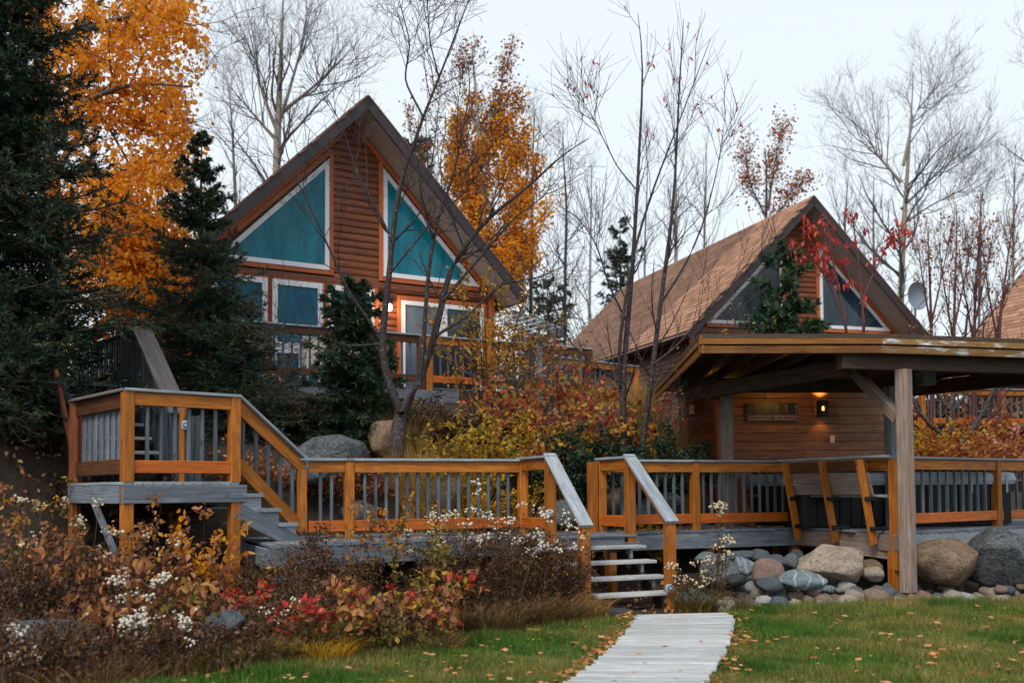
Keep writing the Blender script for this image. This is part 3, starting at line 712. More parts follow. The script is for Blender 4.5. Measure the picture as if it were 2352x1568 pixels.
# privacy screens of grey upright boards beside the upper flight
def privacy(label, A, B, ztop, zlow, slope_start, capm='fence_end'):
    """screen in the vertical plane A->B; the end near B is cut on a slope"""
    t = thing('privacy_screen', label, 'fence', (A.x, A.y, zlow)); d = (B - A); L = d.length; d.normalize(); ang = math.atan2(d.y, d.x)
    w_ = .098; n_ = int(L / w_)
    def top(s): return ztop if s < slope_start else ztop - (s - slope_start) * (ztop - 2.35) / (L * .86 - slope_start) if s < L * .86 else 2.32
    for k in range(n_):
        s = (k + .5) * w_; p = A + d * s + Vector((-d.y, d.x, 0)) * (.0 if k % 2 else .018)
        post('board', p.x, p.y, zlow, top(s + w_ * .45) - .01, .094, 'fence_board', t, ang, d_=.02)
    beam('top_cap', A + Vector((0, 0, ztop + .015)), A + d * slope_start + Vector((0, 0, ztop + .015)), .12, .035, 'dark_beam', t)
    beam('end_cap', A + d * (slope_start - .03) + Vector((0, 0, ztop + .02)), A + d * L * .86 + Vector((0, 0, 2.36)), .26, .04, capm, t)
    return t, d
A_ = P(165, 806, 15.3); B_ = Vector((-3.62, 11.72, 0)); A_.z = 0
C_ = P(300, 753, 13.05); C_.z = 0
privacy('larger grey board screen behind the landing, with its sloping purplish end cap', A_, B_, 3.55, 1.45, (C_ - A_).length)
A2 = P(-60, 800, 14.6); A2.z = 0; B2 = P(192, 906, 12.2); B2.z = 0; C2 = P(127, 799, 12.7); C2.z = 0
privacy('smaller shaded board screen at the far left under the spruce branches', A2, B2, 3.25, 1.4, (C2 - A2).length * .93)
# upper flight between the screens, seen through the landing rail
def upper_flight():
    t = thing('upper_stairs', 'dim flight of steps climbing behind the landing rail between the board screens', 'stairs', (-4.7, 12.3, LZ))
    d = (A_ - B_).normalized(); nn = Vector((d.y, -d.x, 0)) * -1
    base = LC + U2 * .15
    for k in range(7):
        p = base + d * (.1 + .27 * k); z = LZ + .19 * (k + 1)
        beam('tread', p + Vector((0, 0, z)), p + U2 * .95 + Vector((0, 0, z)), .26, .04, 'cap_grey', t)
    for s in (0, .92):
        p = base + U2 * s; beam('stringer', p + Vector((0, 0, LZ - .02)), p + d * 2.0 + Vector((0, 0, LZ + 1.32)), .04, .16, 'dark_beam', t)
upper_flight()
p_ = P(420, 1000, 12.1); t = tag(post('stained_post', p_.x, p_.y, 1.4, 2.42, .07, 'stained_rail'), 'thin orange post behind the landing rail carrying a round solar lamp', 'post')
p_ = P(143, 1000, 12.0); tag(beam('leaning_pole', P(128, 850, 12.0), P(165, 1030, 11.7), .05, .05, 'rust_post'), 'rusty red pole leaning beside the dark left board screen', 'pole')

# solar post lamps
def solar(loc, yaw, label, sc_=1.0):
    t = thing('solar_lamp', label, 'lamp', loc, 'solar lamps fixed to posts')
    d = Vector((math.sin(yaw), -math.cos(yaw), 0)); M = Matrix.Translation(loc) @ Matrix.Rotation(yaw, 4, 'Z') @ Matrix.Rotation(math.pi / 2, 4, 'X')
    import bmesh as bm_
    def lath(name, prof, mat, sq=1.0, n_=16):
        v, f = [], []
        for (r, h) in prof:
            for i in range(n_):
                a = 2 * math.pi * i / n_; c_, s_ = math.cos(a), math.sin(a); q = (abs(c_) ** 4 + abs(s_) ** 4) ** -.25 if sq else 1
                v.append((r * c_ * q * sc_, r * s_ * q * sc_, h * sc_))
        for k in range(len(prof) - 1):
            for i in range(n_): j = (i + 1) % n_; f.append((k * n_ + i, k * n_ + j, (k + 1) * n_ + j, (k + 1) * n_ + i))
        f.append(tuple(range((len(prof) - 1) * n_, len(prof) * n_))); f.append(tuple(range(n_ - 1, -1, -1)))
        link(name, mesh_from(name, v, f, mat), M, t)
    lath('housing', [(.030, 0), (.043, .012), (.045, .03), (.036, .045)], 'silver_plastic')
    lath('panel', [(.026, .044), (.026, .049)], 'dark_panel')
    lath('lens', [(.018, .049), (.014, .053)], 'silver_plastic')
solar(P(1535, 1350, 11.62), .35, 'square solar lamp low on the right handrail post of the steps', 1.1)
pz = P(428, 977, 12.05); solar(pz, .3, 'round solar lamp on the thin orange post behind the landing rail', 1.3)
solar(Vector((Q2.x - .02, Q2.y - .065, 1.12)), .35, 'solar lamp half hidden by white flowers on the short rail post left of the steps')

# ------------------------------------------------------------------ leaning benches
def bracket(p, d, t):   # black steel bracket: plate, arm, bolt
    beam('bracket', p - d * .02, p + d * .30, .045, .05, 'black_metal', t)
    beam('bracket', p + d * .10 + Vector((0, 0, -.0)), p + d * .10 + Vector((0, 0, -.24)), .05, .02, 'black_metal', t)
def bench(name, label, A, B, sups, out):
    m = (A + B) / 2; t = thing(name, label, 'bench', (m.x, m.y, DZ)); d = (B - A).normalized(); inn = -out
    for f in sups:
        p = A.lerp(B, f); top = p + out * .40 + Vector((0, 0, CAPZ - .04)); bot = p + out * .17 + Vector((0, 0, DZ - .17))
        dr = (bot - top).normalized()
        beam('leg', top, bot, .042, .115, 'stained_rail', t, up=out)
        for zz in (DZ + .42, DZ + .03):
            k = (top.z - zz) / (top.z - bot.z); c = top.lerp(bot, k) + d * .036
            beam('bracket', c + out * .05, c + inn * .26, .03, .055, 'black_metal', t)
            post('bolt', (c + d * -.02).x, (c + d * -.02).y, zz - .012, zz + .012, .02, 'silver_plastic', t)
        c = p + Vector((0, 0, DZ)); beam('bracket', c + Vector((0, 0, .03)) + inn * .06, c + Vector((0, 0, -.22)) + inn * .02 + out * .06, .035, .03, 'black_metal', t)
    for k in range(3):
        z = CAPZ - .12 - k * .155; o = .36 - k * .05
        beam('back_board', A + out * (o - .05) + Vector((0, 0, z)) + d * .04, B + out * (o - .05) + Vector((0, 0, z)) - d * .18, .032, .142, 'dark_stain' if k < 1 else 'timber', t, up=(Vector((0, 0, 1)) + out * .3).normalized())
    for k in range(3):
        o = .06 - k * .15; z = DZ + .455
        beam('seat_board', A + out * o + Vector((0, 0, z)) + d * .08, B + out * o + Vector((0, 0, z)) - d * .08, .14, .036, 'cap_grey', t)
    beam('cap_board', A + out * .30 + Vector((0, 0, CAPZ - .01)) - d * .02, B + out * .12 + Vector((0, 0, CAPZ + .0)), .12, .034, 'cap_grey', t)
    beam('top_rail', B + out * .02 - d * .55 + Vector((0, 0, CAPZ - .11)), B + out * .02 - d * .08 + Vector((0, 0, CAPZ - .11)), .04, .15, 'stained_rail', t)
d56 = (Q6 - Q5).normalized(); out56 = Vector((d56.y, -d56.x, 0))
if out56.x > 0: out56 = -out56
bench('leaning_bench', 'wooden bench with three orange leaning supports beside the tall weathered post', Q5 + d56 * .12, Q6, (.10, .50, .88), out56)
def bench2():   # second bench inside the deck, seen between the balusters
    t = thing('inner_bench', 'second wooden bench on the deck, seen behind the balusters left of the tub', 'bench', (3.0, 15.6, DZ))
    a = P(1658, 1139, 15.4); b = P(1780, 1136, 15.7); a.z = b.z = DZ + .45
    for k in range(3): beam('seat_board', a + Vector((0, k * .15, 0)), b + Vector((0, k * .15, 0)), .14, .036, 'stained_rail', t)
    for x in (1700,):
        tp = P(x - 22, 1063, 15.2); tp.z = CAPZ - .1; bt = P(x + 28, 1205, 15.2); bt.z = DZ; beam('leg', tp, bt, .042, .11, 'stained_rail', t)
    tp = P(1600, 1070, 15.9); bt = P(1636, 1200, 15.9); tp.z = CAPZ - .1; bt.z = DZ; beam('leg', tp, bt, .042, .11, 'dark_stain', t)
    a = P(1640, 1090, 15.5); b = P(1720, 1092, 15.6); a.z = b.z = CAPZ - .2; beam('back_board', a, b, .03, .14, 'timber', t); a.z -= .15; b.z -= .15; beam('back_board', a, b, .03, .14, 'timber', t)
bench2()

# ------------------------------------------------------------------ hot tub
def hot_tub():
    cx, cy, hx, hy = 5.55, 15.45, 1.72, 1.15; t = thing('hot_tub', 'large hot tub with black panelled cabinet and grey rim on the deck', 'hot tub', (cx, cy, DZ))
    def rr(hx, hy, r, n_=6):
        o = []
        for qx, qy, a0 in ((1, 1, 0), (-1, 1, 90), (-1, -1, 180), (1, -1, 270)):
            for i in range(n_ + 1):
                a = R(a0 + 90 * i / n_); o.append((qx * (hx - r) + r * math.cos(a), qy * (hy - r) + r * math.sin(a)))
        return o
    def ring(name, levels, mat):
        v, f = [], []
        for (z, sx, sy) in levels:
            o = rr(sx, sy, .28); v += [(x, y, z) for x, y in o]
        k = len(rr(1, 1, .2)); L = len(levels)
        for l in range(L - 1):
            for i in range(k): j = (i + 1) % k; f.append((l * k + i, l * k + j, (l + 1) * k + j, (l + 1) * k + i))
        f.append(tuple(range((L - 1) * k, L * k))); f.append(tuple(range(k - 1, -1, -1)))
        v = np.array(v); c = Vector((cx, cy, 0)); M = Matrix.Translation(c) @ Matrix.Rotation(R(8), 4, 'Z'); link(name, mesh_from(name, v, f, mat), M, t)
    ring('cabinet', [(DZ + .01, hx - .06, hy - .06), (DZ + .60, hx - .04, hy - .04)], 'tub_black')
    ring('rim', [(DZ + .60, hx, hy), (DZ + .66, hx + .02, hy + .02), (DZ + .76, hx, hy), (DZ + .78, hx - .06, hy - .06)], 'tub_rim')
    ring('cover', [(DZ + .78, hx - .08, hy - .08), (DZ + .84, hx - .10, hy - .10), (DZ + .865, hx - .16, hy - .16)], 'black_cloth')
    rot = Matrix.Rotation(R(8), 4, 'Z')
    for k in range(19):
        x = -1.5 + k * .165; p = Vector((cx, cy, 0)) + rot @ Vector((x, -(hy - .035), 0)); post('panel_slat', p.x, p.y, DZ + .03, DZ + .59, .15, 'tub_black', t, R(8), d_=.016)
    for x in (.9, 1.45):
        p = Vector((cx, cy, 0)) + rot @ Vector((x, -(hy + .03), 0)); post('strap', p.x, p.y, DZ + .48, DZ + .74, .03, 'tub_rim', t, R(8), d_=.008)
hot_tub()

# ------------------------------------------------------------------ pavilion and bathhouse wall
EZ = 3.22
def pavilion():
    t = thing('pavilion', 'open timber pavilion with flat roof over the deck, tall weathered corner post', 'pavilion', (4.9, 12.5, 0))
    E = [Vector((2.58, 18.4, EZ)), Vector((2.24, 11.85, EZ)), Vector((4.46, 11.95, EZ)), Vector((6.9, 12.62, EZ)), Vector((8.6, 13.2, EZ)), Vector((7.9, 14.0, EZ)), Vector((6.25, 16.9, EZ)), Vector((6.7, 18.4, EZ))]
    pk = Vector((4.7, 15.0, EZ + .36)); n_ = len(E)
    # roof skin: top faces, then a ceiling below
    vs_ = [tuple(e + Vector((0, 0, .02))) for e in E] + [tuple(pk)] + [tuple(e + Vector((0, 0, -.03))) for e in E] + [tuple(pk - Vector((0, 0, .06)))]
    fs = [(i, (i + 1) % n_, n_) for i in range(n_)] + [((i + 1) % n_ + n_ + 1, i + n_ + 1, 2 * n_ + 1) for i in range(n_)] + [(i, i + n_ + 1, (i + 1) % n_ + n_ + 1, (i + 1) % n_) for i in range(n_)]
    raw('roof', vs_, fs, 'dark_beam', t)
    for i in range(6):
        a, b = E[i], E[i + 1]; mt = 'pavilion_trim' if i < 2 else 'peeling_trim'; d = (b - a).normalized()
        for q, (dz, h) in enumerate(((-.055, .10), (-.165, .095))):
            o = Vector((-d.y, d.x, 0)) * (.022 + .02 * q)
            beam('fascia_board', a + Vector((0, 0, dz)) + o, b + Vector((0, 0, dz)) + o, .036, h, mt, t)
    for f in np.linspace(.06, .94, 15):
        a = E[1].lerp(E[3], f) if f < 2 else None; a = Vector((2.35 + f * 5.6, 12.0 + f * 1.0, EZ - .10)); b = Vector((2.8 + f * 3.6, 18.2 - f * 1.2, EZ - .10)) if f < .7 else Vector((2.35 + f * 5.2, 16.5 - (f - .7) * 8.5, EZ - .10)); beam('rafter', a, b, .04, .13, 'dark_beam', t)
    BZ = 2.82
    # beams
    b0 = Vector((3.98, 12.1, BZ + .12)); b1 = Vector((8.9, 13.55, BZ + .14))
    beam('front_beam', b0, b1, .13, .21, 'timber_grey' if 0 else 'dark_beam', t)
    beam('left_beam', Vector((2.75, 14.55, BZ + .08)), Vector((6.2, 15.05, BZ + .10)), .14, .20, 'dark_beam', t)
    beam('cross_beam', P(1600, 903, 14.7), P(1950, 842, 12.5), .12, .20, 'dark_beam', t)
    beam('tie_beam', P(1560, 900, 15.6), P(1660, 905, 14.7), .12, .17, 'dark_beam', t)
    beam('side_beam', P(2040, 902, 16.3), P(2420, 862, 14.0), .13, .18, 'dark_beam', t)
    # posts
    mp = P(2078, 1000, 12.25)
    post('post', mp.x, mp.y, .12, BZ + .02, .158, 'timber', t, R(38), bev=.015)
    rp = P(1667, 1000, 14.75); post('post', rp.x, rp.y, DZ, BZ, .185, 'timber', t, R(4), bev=.012)
    bp = P(2048, 1000, 14.2); post('post', bp.x, bp.y, DZ, BZ, .16, 'timber_grey', t, R(20), bev=.012)
    lp = P(1570, 1000, 17.6); post('post', lp.x, lp.y, .4, BZ, .12, 'timber', t, R(10))
    # knee brace to the tall post
    beam('brace', P(1952, 842, 13.4), Vector((mp.x - .05, mp.y + .06, P(2050, 962, 12.4).z)), .10, .145, 'timber', t)
    beam('brace', P(2045, 935, 14.2), P(1990, 880, 14.6), .09, .12, 'dark_beam', t)
pavilion()
def bathhouse():
    t = thing('bathhouse', 'small bathhouse with horizontal board walls under the pavilion roof', 'building', (5, 17.4, DZ))
    a = Vector((3.58, 17.3, 0)); b = Vector((6.75, 17.55, 0)); z0, z1 = DZ, 3.17; h = .152; k = 0; rng = random.Random(5)
    d = (b - a).normalized(); inn = Vector((-d.y, d.x, 0)); z = z0
    while z < z1:
        cuts = [0] + sorted(rng.uniform(.15, .85) for _ in range(rng.choice((0, 1)))) + [1]
        for i in range(len(cuts) - 1):
            beam('wall_board', a.lerp(b, cuts[i] + .0012) + Vector((0, 0, z + h / 2)), a.lerp(b, cuts[i + 1] - .0012) + Vector((0, 0, z + h / 2)), .035, h - .006, 'bath_wall', t, bev=.012, roll=.05)
        z += h
    prism('wall_core', [(0, 0), ((b - a).length, 0), ((b - a).length, z1 - z0), (0, z1 - z0)], .08, 'wall_core_dark', t, a + inn * .03 + Vector((0, 0, z0)), d, (0, 0, 1), inn * 1.0)
    c = Vector((3.20, 18.34, 0)); d2 = (a - c).normalized(); in2 = Vector((-d2.y, d2.x, 0)) ; z = z0 - .3
    while z < z1:
        beam('wall_board', c + Vector((0, 0, z + h / 2)), a - d2 * .09 + Vector((0, 0, z + h / 2)), .035, h - .006, 'log_siding', t, bev=.012, roll=.05); z += h
    prism('wall_core', [(0, 0), ((a - c).length, 0), ((a - c).length, z1 - z0 + .3), (0, z1 - z0 + .3)], .08, 'wall_core_dark', t, c + in2 * .03 + Vector((0, 0, z0 - .3)), d2, (0, 0, 1), in2)
    post('corner_board', a.x - .02, a.y - .02, z0, z1, .12, 'trim_orange', t, math.atan2(d2.y, d2.x), d_=.05); post('corner_board', c.x, c.y - .02, z0 - .3, z1, .10, 'trim_orange', t, math.atan2(d2.y, d2.x), d_=.05)
    b3 = Vector((7.3, 20.5, 0)); z = z0; d3 = (b3 - b).normalized()
    while z < z1: beam('wall_board', b + Vector((0, 0, z + h / 2)) + d3 * .02, b3 + Vector((0, 0, z + h / 2)), .035, h - .006, 'dark_siding', t, bev=.012); z += h
    # wall sign with five figures and two lines of rules, twice
    wp = lambda x, y, o=.03: P(x, y, 17.42 - o)
    s0 = wp(1711, 968); s1 = wp(1831, 925); sc_w = s1.x - s0.x; sc_h = s1.z - s0.z
    sg = thing('wall_sign', 'wide dark sign with pictures above purple rule text on the bathhouse wall', 'sign', ((s0.x + s1.x) / 2, 17.36, s0.z))
    ux = Vector((1, .079, 0)).normalized(); un = Vector((ux.y, -ux.x, 0)); O = Vector((s0.x, 17.275, s0.z))
    prism('backing', [(0, 0), (sc_w, 0), (sc_w, sc_h * .38), (0, sc_h * .38)], .008, 'sign_purple', sg, O, ux, (0, 0, 1), un)
    prism('picture_panel', [(0, sc_h * .385), (sc_w, sc_h * .385), (sc_w, sc_h), (0, sc_h)], .008, 'sign_black', sg, O, ux, (0, 0, 1), un)
    for k in range(5):
        x = sc_w * (.19 + .19 * k); poly = [(x, sc_h * .45), (x + .03, sc_h * .43), (x + .015, sc_h * .62), (x + .045, sc_h * .80), (x + .02, sc_h * .93), (x - .02, sc_h * .90), (x - .005, sc_h * .7)]
        prism('picture', poly, .003, 'sign_figure', sg, O + un * .009, ux, (0, 0, 1), un)
    lines = ['\u2022 Cover must be closed when hot tub is not in use', '\u2022 Maximum six people in the hot tub at a time', '\u2022 Please limit usage to 10 min at a time', '\u2022 Children must be supervised at all times']
    for k, s in enumerate(lines):
        cu = bpy.data.curves.new('txt', 'FONT'); cu.body = s; cu.size = .052; o = bpy.data.objects.new('txt', cu); COL.objects.link(o)
        bpy.context.view_layer.update(); dg = bpy.context.evaluated_depsgraph_get(); me = bpy.data.meshes.new_from_object(o.evaluated_get(dg)); bpy.data.objects.remove(o); me.name = 'lettering'
        me.materials.clear(); me.materials.append(MATS['sign_print']); wd = max(v.co.x for v in me.vertices); kx = sc_w * .46 / max(wd, .01)
        M = Matrix((ux, Vector((0, 0, 1)), un)).transposed().to_4x4(); M.translation = O + un * .0095 + ux * (sc_w * (.02 + .5 * (k // 2))) + Vector((0, 0, sc_h * (.22 - .16 * (k % 2))))
        tag(link('lettering', me, M @ Matrix.Diagonal((kx, 1.1, 1, 1)), sg), kind=None)
    # up-and-down wall light with a crescent cut, and its lamp
    lp = wp(1889, 938, .10); wl = thing('wall_light', 'black box wall light with amber glow on the bathhouse wall', 'wall light', lp)
    for s in (-1, 1): post('side_plate', lp.x + s * .075, lp.y, lp.z - .15, lp.z + .14, .012, 'black_metal', wl, .08, d_=.12)
    v, f = [], []
    n_ = 20   # front plate with a round hole
    post('front_plate', lp.x, lp.y - .06, lp.z - .15, lp.z - .05, .15, 'black_metal', wl, .08, d_=.012); post('front_plate', lp.x, lp.y - .06, lp.z + .05, lp.z + .14, .15, 'black_metal', wl, .08, d_=.012)
    for s in (-1, 1): post('front_plate', lp.x + s * .05, lp.y - .06, lp.z - .05, lp.z + .05, .05, 'black_metal', wl, .08, d_=.012)
    pts = [(.028 * math.cos(a), .036 * math.sin(a)) for a in np.linspace(R(60), R(300), 12)] + [(.012 + .020 * math.cos(a), .030 * math.sin(a)) for a in np.linspace(R(290), R(70), 12)]
    prism('crescent_glow', pts, .004, 'bulb_amber', wl, Vector((lp.x, lp.y - .062, lp.z)), (1, 0, 0), (0, 0, 1), (0, -1, 0))
    raw('bulb', *(lambda vv, ff: (vv * .03 + np.array((lp.x, lp.y, lp.z)), ff))(*ICO[2]), 'bulb_amber', wl, True)
    for s, e in ((1, 30), (-1, 3)):
        L = bpy.data.lights.new('amber', 'SPOT'); L.energy = e * 1.2; L.color = (1, .42, .10); L.spot_size = R(95); L.spot_blend = .6; L.shadow_soft_size = .03
        o = bpy.data.objects.new('lamp_light', L); COL.objects.link(o); o.parent = wl; o.location = (0, -.02, s * .10); o.rotation_euler = (0 if s < 0 else math.pi, 0, 0)
    # outlet
    op = wp(1912, 1008, .06); ou = thing('wall_outlet', 'small white outlet plate on the bathhouse wall below the light', 'outlet', op); post('plate', op.x, op.y, op.z - .06, op.z + .06, .075, 'outlet_white', ou, .08, d_=.01); post('socket', op.x, op.y - .007, op.z + .008, op.z + .042, .035, 'cream_fabric', ou, .08, d_=.006); post('socket', op.x, op.y - .007, op.z - .042, op.z - .008, .035, 'cream_fabric', ou, .08, d_=.006)
    # lantern on left wall
    q = c.lerp(a, .33) - in2 * .09; q.z = P(1600, 940, q.y).z; ln = thing('wall_lantern', 'unlit glass lantern on the orange left wall of the bathhouse', 'lantern', q)
    post('shade', q.x, q.y, q.z + .08, q.z + .11, .12, 'black_metal', ln); post('glass', q.x, q.y, q.z - .08, q.z + .08, .075, 'lamp_glass_white', ln, bev=.02); post('base', q.x, q.y, q.z - .10, q.z - .08, .09, 'black_metal', ln)
    beam('arm', q + Vector((0, 0, .10)), q + in2 * .10 + Vector((0, 0, .10)), .03, .03, 'black_metal', ln); pq = q + in2 * .085; post('backplate', pq.x, pq.y, q.z - .02, q.z + .17, .12, 'black_metal', ln, d_=.02)
    # meter box on the far left post
    mb = P(1566, 930, 17.45); mt = thing('meter_box', 'small grey electrical box on the post left of the bathhouse', 'box', mb); post('case', mb.x, mb.y, mb.z - .02, mb.z + .17, .12, 'meter_grey', mt, d_=.07); post('conduit', mb.x, mb.y, mb.z - .26, mb.z - .02, .035, 'meter_grey', mt)
    # warm recessed glow on the rafters: two lamps above the beams
    for (x, y, e, lab) in ((1830, 893, 10, 'bare amber lamp tucked among the pavilion rafters above the sign'), (1625, 880, 5, 'bare amber lamp at the left end of the pavilion rafters')):
        lp2 = P(x, y, 16.6); rl = thing('rafter_lamp', lab, 'lamp', lp2)
        raw('bulb', *(lambda vv, ff: (vv * .03 + np.array(lp2), ff))(*ICO[2]), 'bulb_amber', rl, True); post('socket', lp2.x, lp2.y, lp2.z + .03, lp2.z + .08, .04, 'black_metal', rl)
        L = bpy.data.lights.new('amber', 'POINT'); L.energy = e * .6; L.color = (1, .45, .10); L.shadow_soft_size = .04
        o = bpy.data.objects.new('lamp_light', L); COL.objects.link(o); o.parent = rl; o.location = (0, 0, -.05)
bathhouse()
# hanging box at the right under the beam
hb = P(2125, 862, 14.6); t = thing('speaker_box', 'grey box hanging below the pavilion beam right of the tall post', 'box', hb)
post('case', hb.x, hb.y, hb.z - .14, hb.z + .18, .22, 'meter_grey', t, .3, d_=.2); post('bracket', hb.x, hb.y, hb.z + .18, hb.z + .36, .04, 'black_metal', t)
# ------------------------------------------------------------------ cabins
def cabin(label, apex, s, L, wL, wR, floor, inset=.85, wallL=3.4, wallR=3.4, detail=True, roof_side='L', glass='teal_glass', lower=True, wall_low=None, n_sh=300):
    """apex: front ridge point; gable direction g, ridge direction d; 45 degree pitch"""
    c = math.sqrt(1 - s * s); g = Vector((c, s, 0)); d = Vector((-s, c, 0)); Z = Vector((0, 0, 1)); A = Vector(apex)
    t = thing('cabin', label, 'cabin', (A.x, A.y, floor))
    # roof slabs with separate soffit
    rt = math.sqrt(.5)
    for sg, wd, nm in ((-1, wL, 'roof'), (1, wR, 'roof')):
        sl = (g * sg - Z) * rt; nrm = (g * sg + Z) * rt; ln = wd / rt
        o = A - nrm * .14
        if sg < 0: prism(nm, [(0, 0), (L, 0), (L, ln), (0, ln)], .14, 'shingle_dark', t, o, d, sl, nrm)
        else: prism(nm, [(0, 0), (L, 0), (L, ln), (0, ln)], .14, 'shingle_dark', t, o, d, sl, nrm)
        prism('soffit', [(.03, .16), (inset + .02, .16), (inset + .02, ln - .02), (.03, ln - .02)], .02, 'soffit', t, A - nrm * .165, d, sl, nrm)
        # barge board (fascia) and drip edge in dark metal
        beam('barge_board', A - nrm * .10 - d * .022 + sl * .0, A - nrm * .10 - d * .022 + sl * ln, .045, .205, 'fascia_metal', t, up=nrm)
        beam('drip_edge', A + nrm * .012 - d * .035, A + nrm * .012 - d * .035 + sl * ln, .05, .03, 'shingle_dark', t, up=nrm)
        e = A + sl * (ln + .02) - nrm * .10
        beam('eave_board', e + nrm * .04, e + nrm * .04 + d * L, .04, .13, 'fascia_metal', t, up=nrm)
        # inner wooden trim against the wall
        beam('rake_trim', A + d * (inset - .05) - nrm * .235 + sl * .1, A + d * (inset - .05) - nrm * .235 + sl * (wallR / rt + .2), .045, .10, 'trim_orange', t, up=nrm)
    # shingles on the visible slope
    if roof_side:
        sg = -1 if roof_side == 'L' else 1; wd = wL if sg < 0 else wR
        sl = (g * sg - Z) * rt; nrm = (g * sg + Z) * rt; ln = wd / rt; ex = .19; tw = .32
        rows = int(ln / ex); cols = int(L / tw)
        me = box_mesh(tw - .016, ex * 1.25, .034, .003, 'shingle'); rest = Acc(); rng = np.random.default_rng(3); cnt = 0
        bv = np.array([v.co[:] for v in me.vertices]); 
        Mx = Matrix((d, -sl, nrm)).transposed().to_4x4()
        tabs = []
        for r in range(rows):
            for q in range(cols + 1):
                x = (q + .5 * (r % 2)) * tw + rng.uniform(-.01, .01) + (.11 if r % 3 == 0 else 0)
                if x > L - tw / 2: continue
                pz = A + d * (x + .02) + sl * ((r + .62) * ex) + nrm * (.012 + rng.uniform(0, .006)); tabs.append((pz.y, pz))
        tabs.sort(key=lambda a: a[0])
        tilt = Matrix.Rotation(R(-3.5), 4, 'X')
        for k, (yy, pz) in enumerate(tabs):
            M = Mx @ tilt; M.translation = pz
            if k < n_sh: link('shingle', me, M, t)
            else: rest.v.append(np.array(M)[:3, :3] @ bv.T); rest.f.append(pz)
        if len(tabs) > n_sh:
            vv = np.concatenate([a.T + np.array(p) for a, p in zip(rest.v, rest.f)]); k = len(bv)
            fq = np.array([(i, (i + 1) % 8, 8 + (i + 1) % 8, 8 + i) for i in range(8)] + [(0, 1, 2, 3), (0, 3, 4, 7), (4, 5, 6, 7), (8, 9, 10, 11), (8, 11, 12, 15), (12, 13, 14, 15)])
            ff = (np.arange(len(rest.f)) * k)[:, None, None] + fq[None]
            tag(raw('shingle_course', vv, ff.reshape(-1, 4), 'shingle', t), kind='stuff')
    # front wall
    W = A + d * inset; top = A.z - .26
    def at(u, z, o=0.0): return Vector((W.x, W.y, 0)) + g * u + Z * z - d * o
    trims = []; obs = []
    tb = floor + 2.60           # sill of the gable windows
    gw = [(-1, -.54), (1, .70)] # triangular windows
    H = 2.38
    for sg, u0 in gw:
        obs.append((tb - .12, tb + H + .32, (lambda z, sg=sg, u0=u0: u0 if sg > 0 else u0 - max(0, (tb + H + .12 - z))), (lambda z, sg=sg, u0=u0: u0 + max(0, (tb + H + .12 - z)) if sg > 0 else u0), sg, u0))
    rects = []
    if lower:
        rects = [(-2.98, -1.86, floor + .12, floor + 2.30, 'window'), (-1.76, -.68, floor + .12, floor + 2.30, 'window'), (-.56, .48, floor + .12, floor + 2.30, 'window'), (1.12, 3.18, floor + .04, floor + 2.12, 'patio_door')]
    h = .148; z = (wall_low if wall_low is not None else floor - .25); k = 0
    def wl(z_): return -min(wallL, top - z_ - .05)
    def wr(z_): return min(wallR, top - z_ - .05)
    while z < top - .15:
        z0, z1 = z, z + h; zm = (z0 + z1) / 2; segs = [[(wl(z0), wl(z1)), (wr(z0), wr(z1))]]
        cut = []
        for (a, b, l, r_, sg, u0) in obs:
            if a < zm < b and (l(zm) < r_(zm) - .04): cut.append(((l(z0) - .11, l(z1) - .11) if sg > 0 else (l(z0) + .02, l(z1) + .02), (r_(z0) - .02, r_(z1) - .02) if sg > 0 else (r_(z0) + .11, r_(z1) + .11)))
        for (a, b, c0, c1, _) in rects:
            if c0 - .10 < zm < c1 + .12: cut.append(((a - .09,) * 2, (b + .09,) * 2))
        cut.sort(key=lambda q: q[0][0]); cur = segs[0][0]; outl = []
        for l, r_ in cut:
            if l[0] > cur[0] + .03: outl.append((cur, l))
            cur = r_ if r_[0] > cur[0] else cur
        if segs[0][1][0] > cur[0] + .03: outl.append((cur, segs[0][1]))
        for (l, r_) in outl:
            # log-lap board: rounded face, dark gap below
            prof = [(0, z0 + .004), (.022, z0 + .006), (.040, z0 + .035), (.042, z0 + h * .5), (.030, z1 - .02), (.008, z1 + .002), (0, z1 + .002)]
            if r_[1] - l[1] < .03: continue
            def uu(zz, e): return e[0] + (e[1] - e[0]) * (zz - z0) / h
            vs_ = [at(uu(q[1], l), q[1], q[0]) for q in prof] + [at(uu(q[1], r_), q[1], q[0]) for q in prof]; n_ = len(prof)
            cc = sum(vs_, Vector()) / len(vs_); Mx = Matrix((g, d, Z)).transposed().to_4x4(); inv = Mx.transposed(); Mx.translation = cc
            vl = [tuple((inv.to_3x3() @ (v - cc))) for v in vs_]
            fs = [(i, i + 1, n_ + i + 1, n_ + i) for i in range(n_ - 1)] + [tuple(range(n_)), tuple(range(2 * n_ - 1, n_ - 1, -1))]
            me = mesh_from('siding_board', vl, fs, 'log_siding'); link('siding_board', me, Mx, t)
        z += h
    # wall body behind the boards
    zb = (wall_low if wall_low is not None else floor - .3)
    pl = [(-wallL, zb), (wallR, zb), (wallR, top - wallR), (0, top), (-wallL, top - wallL)]
    prism('wall_core', pl, .10, 'dark_siding', t, Vector((W.x, W.y, 0)) + d * .02, g, Z, d)
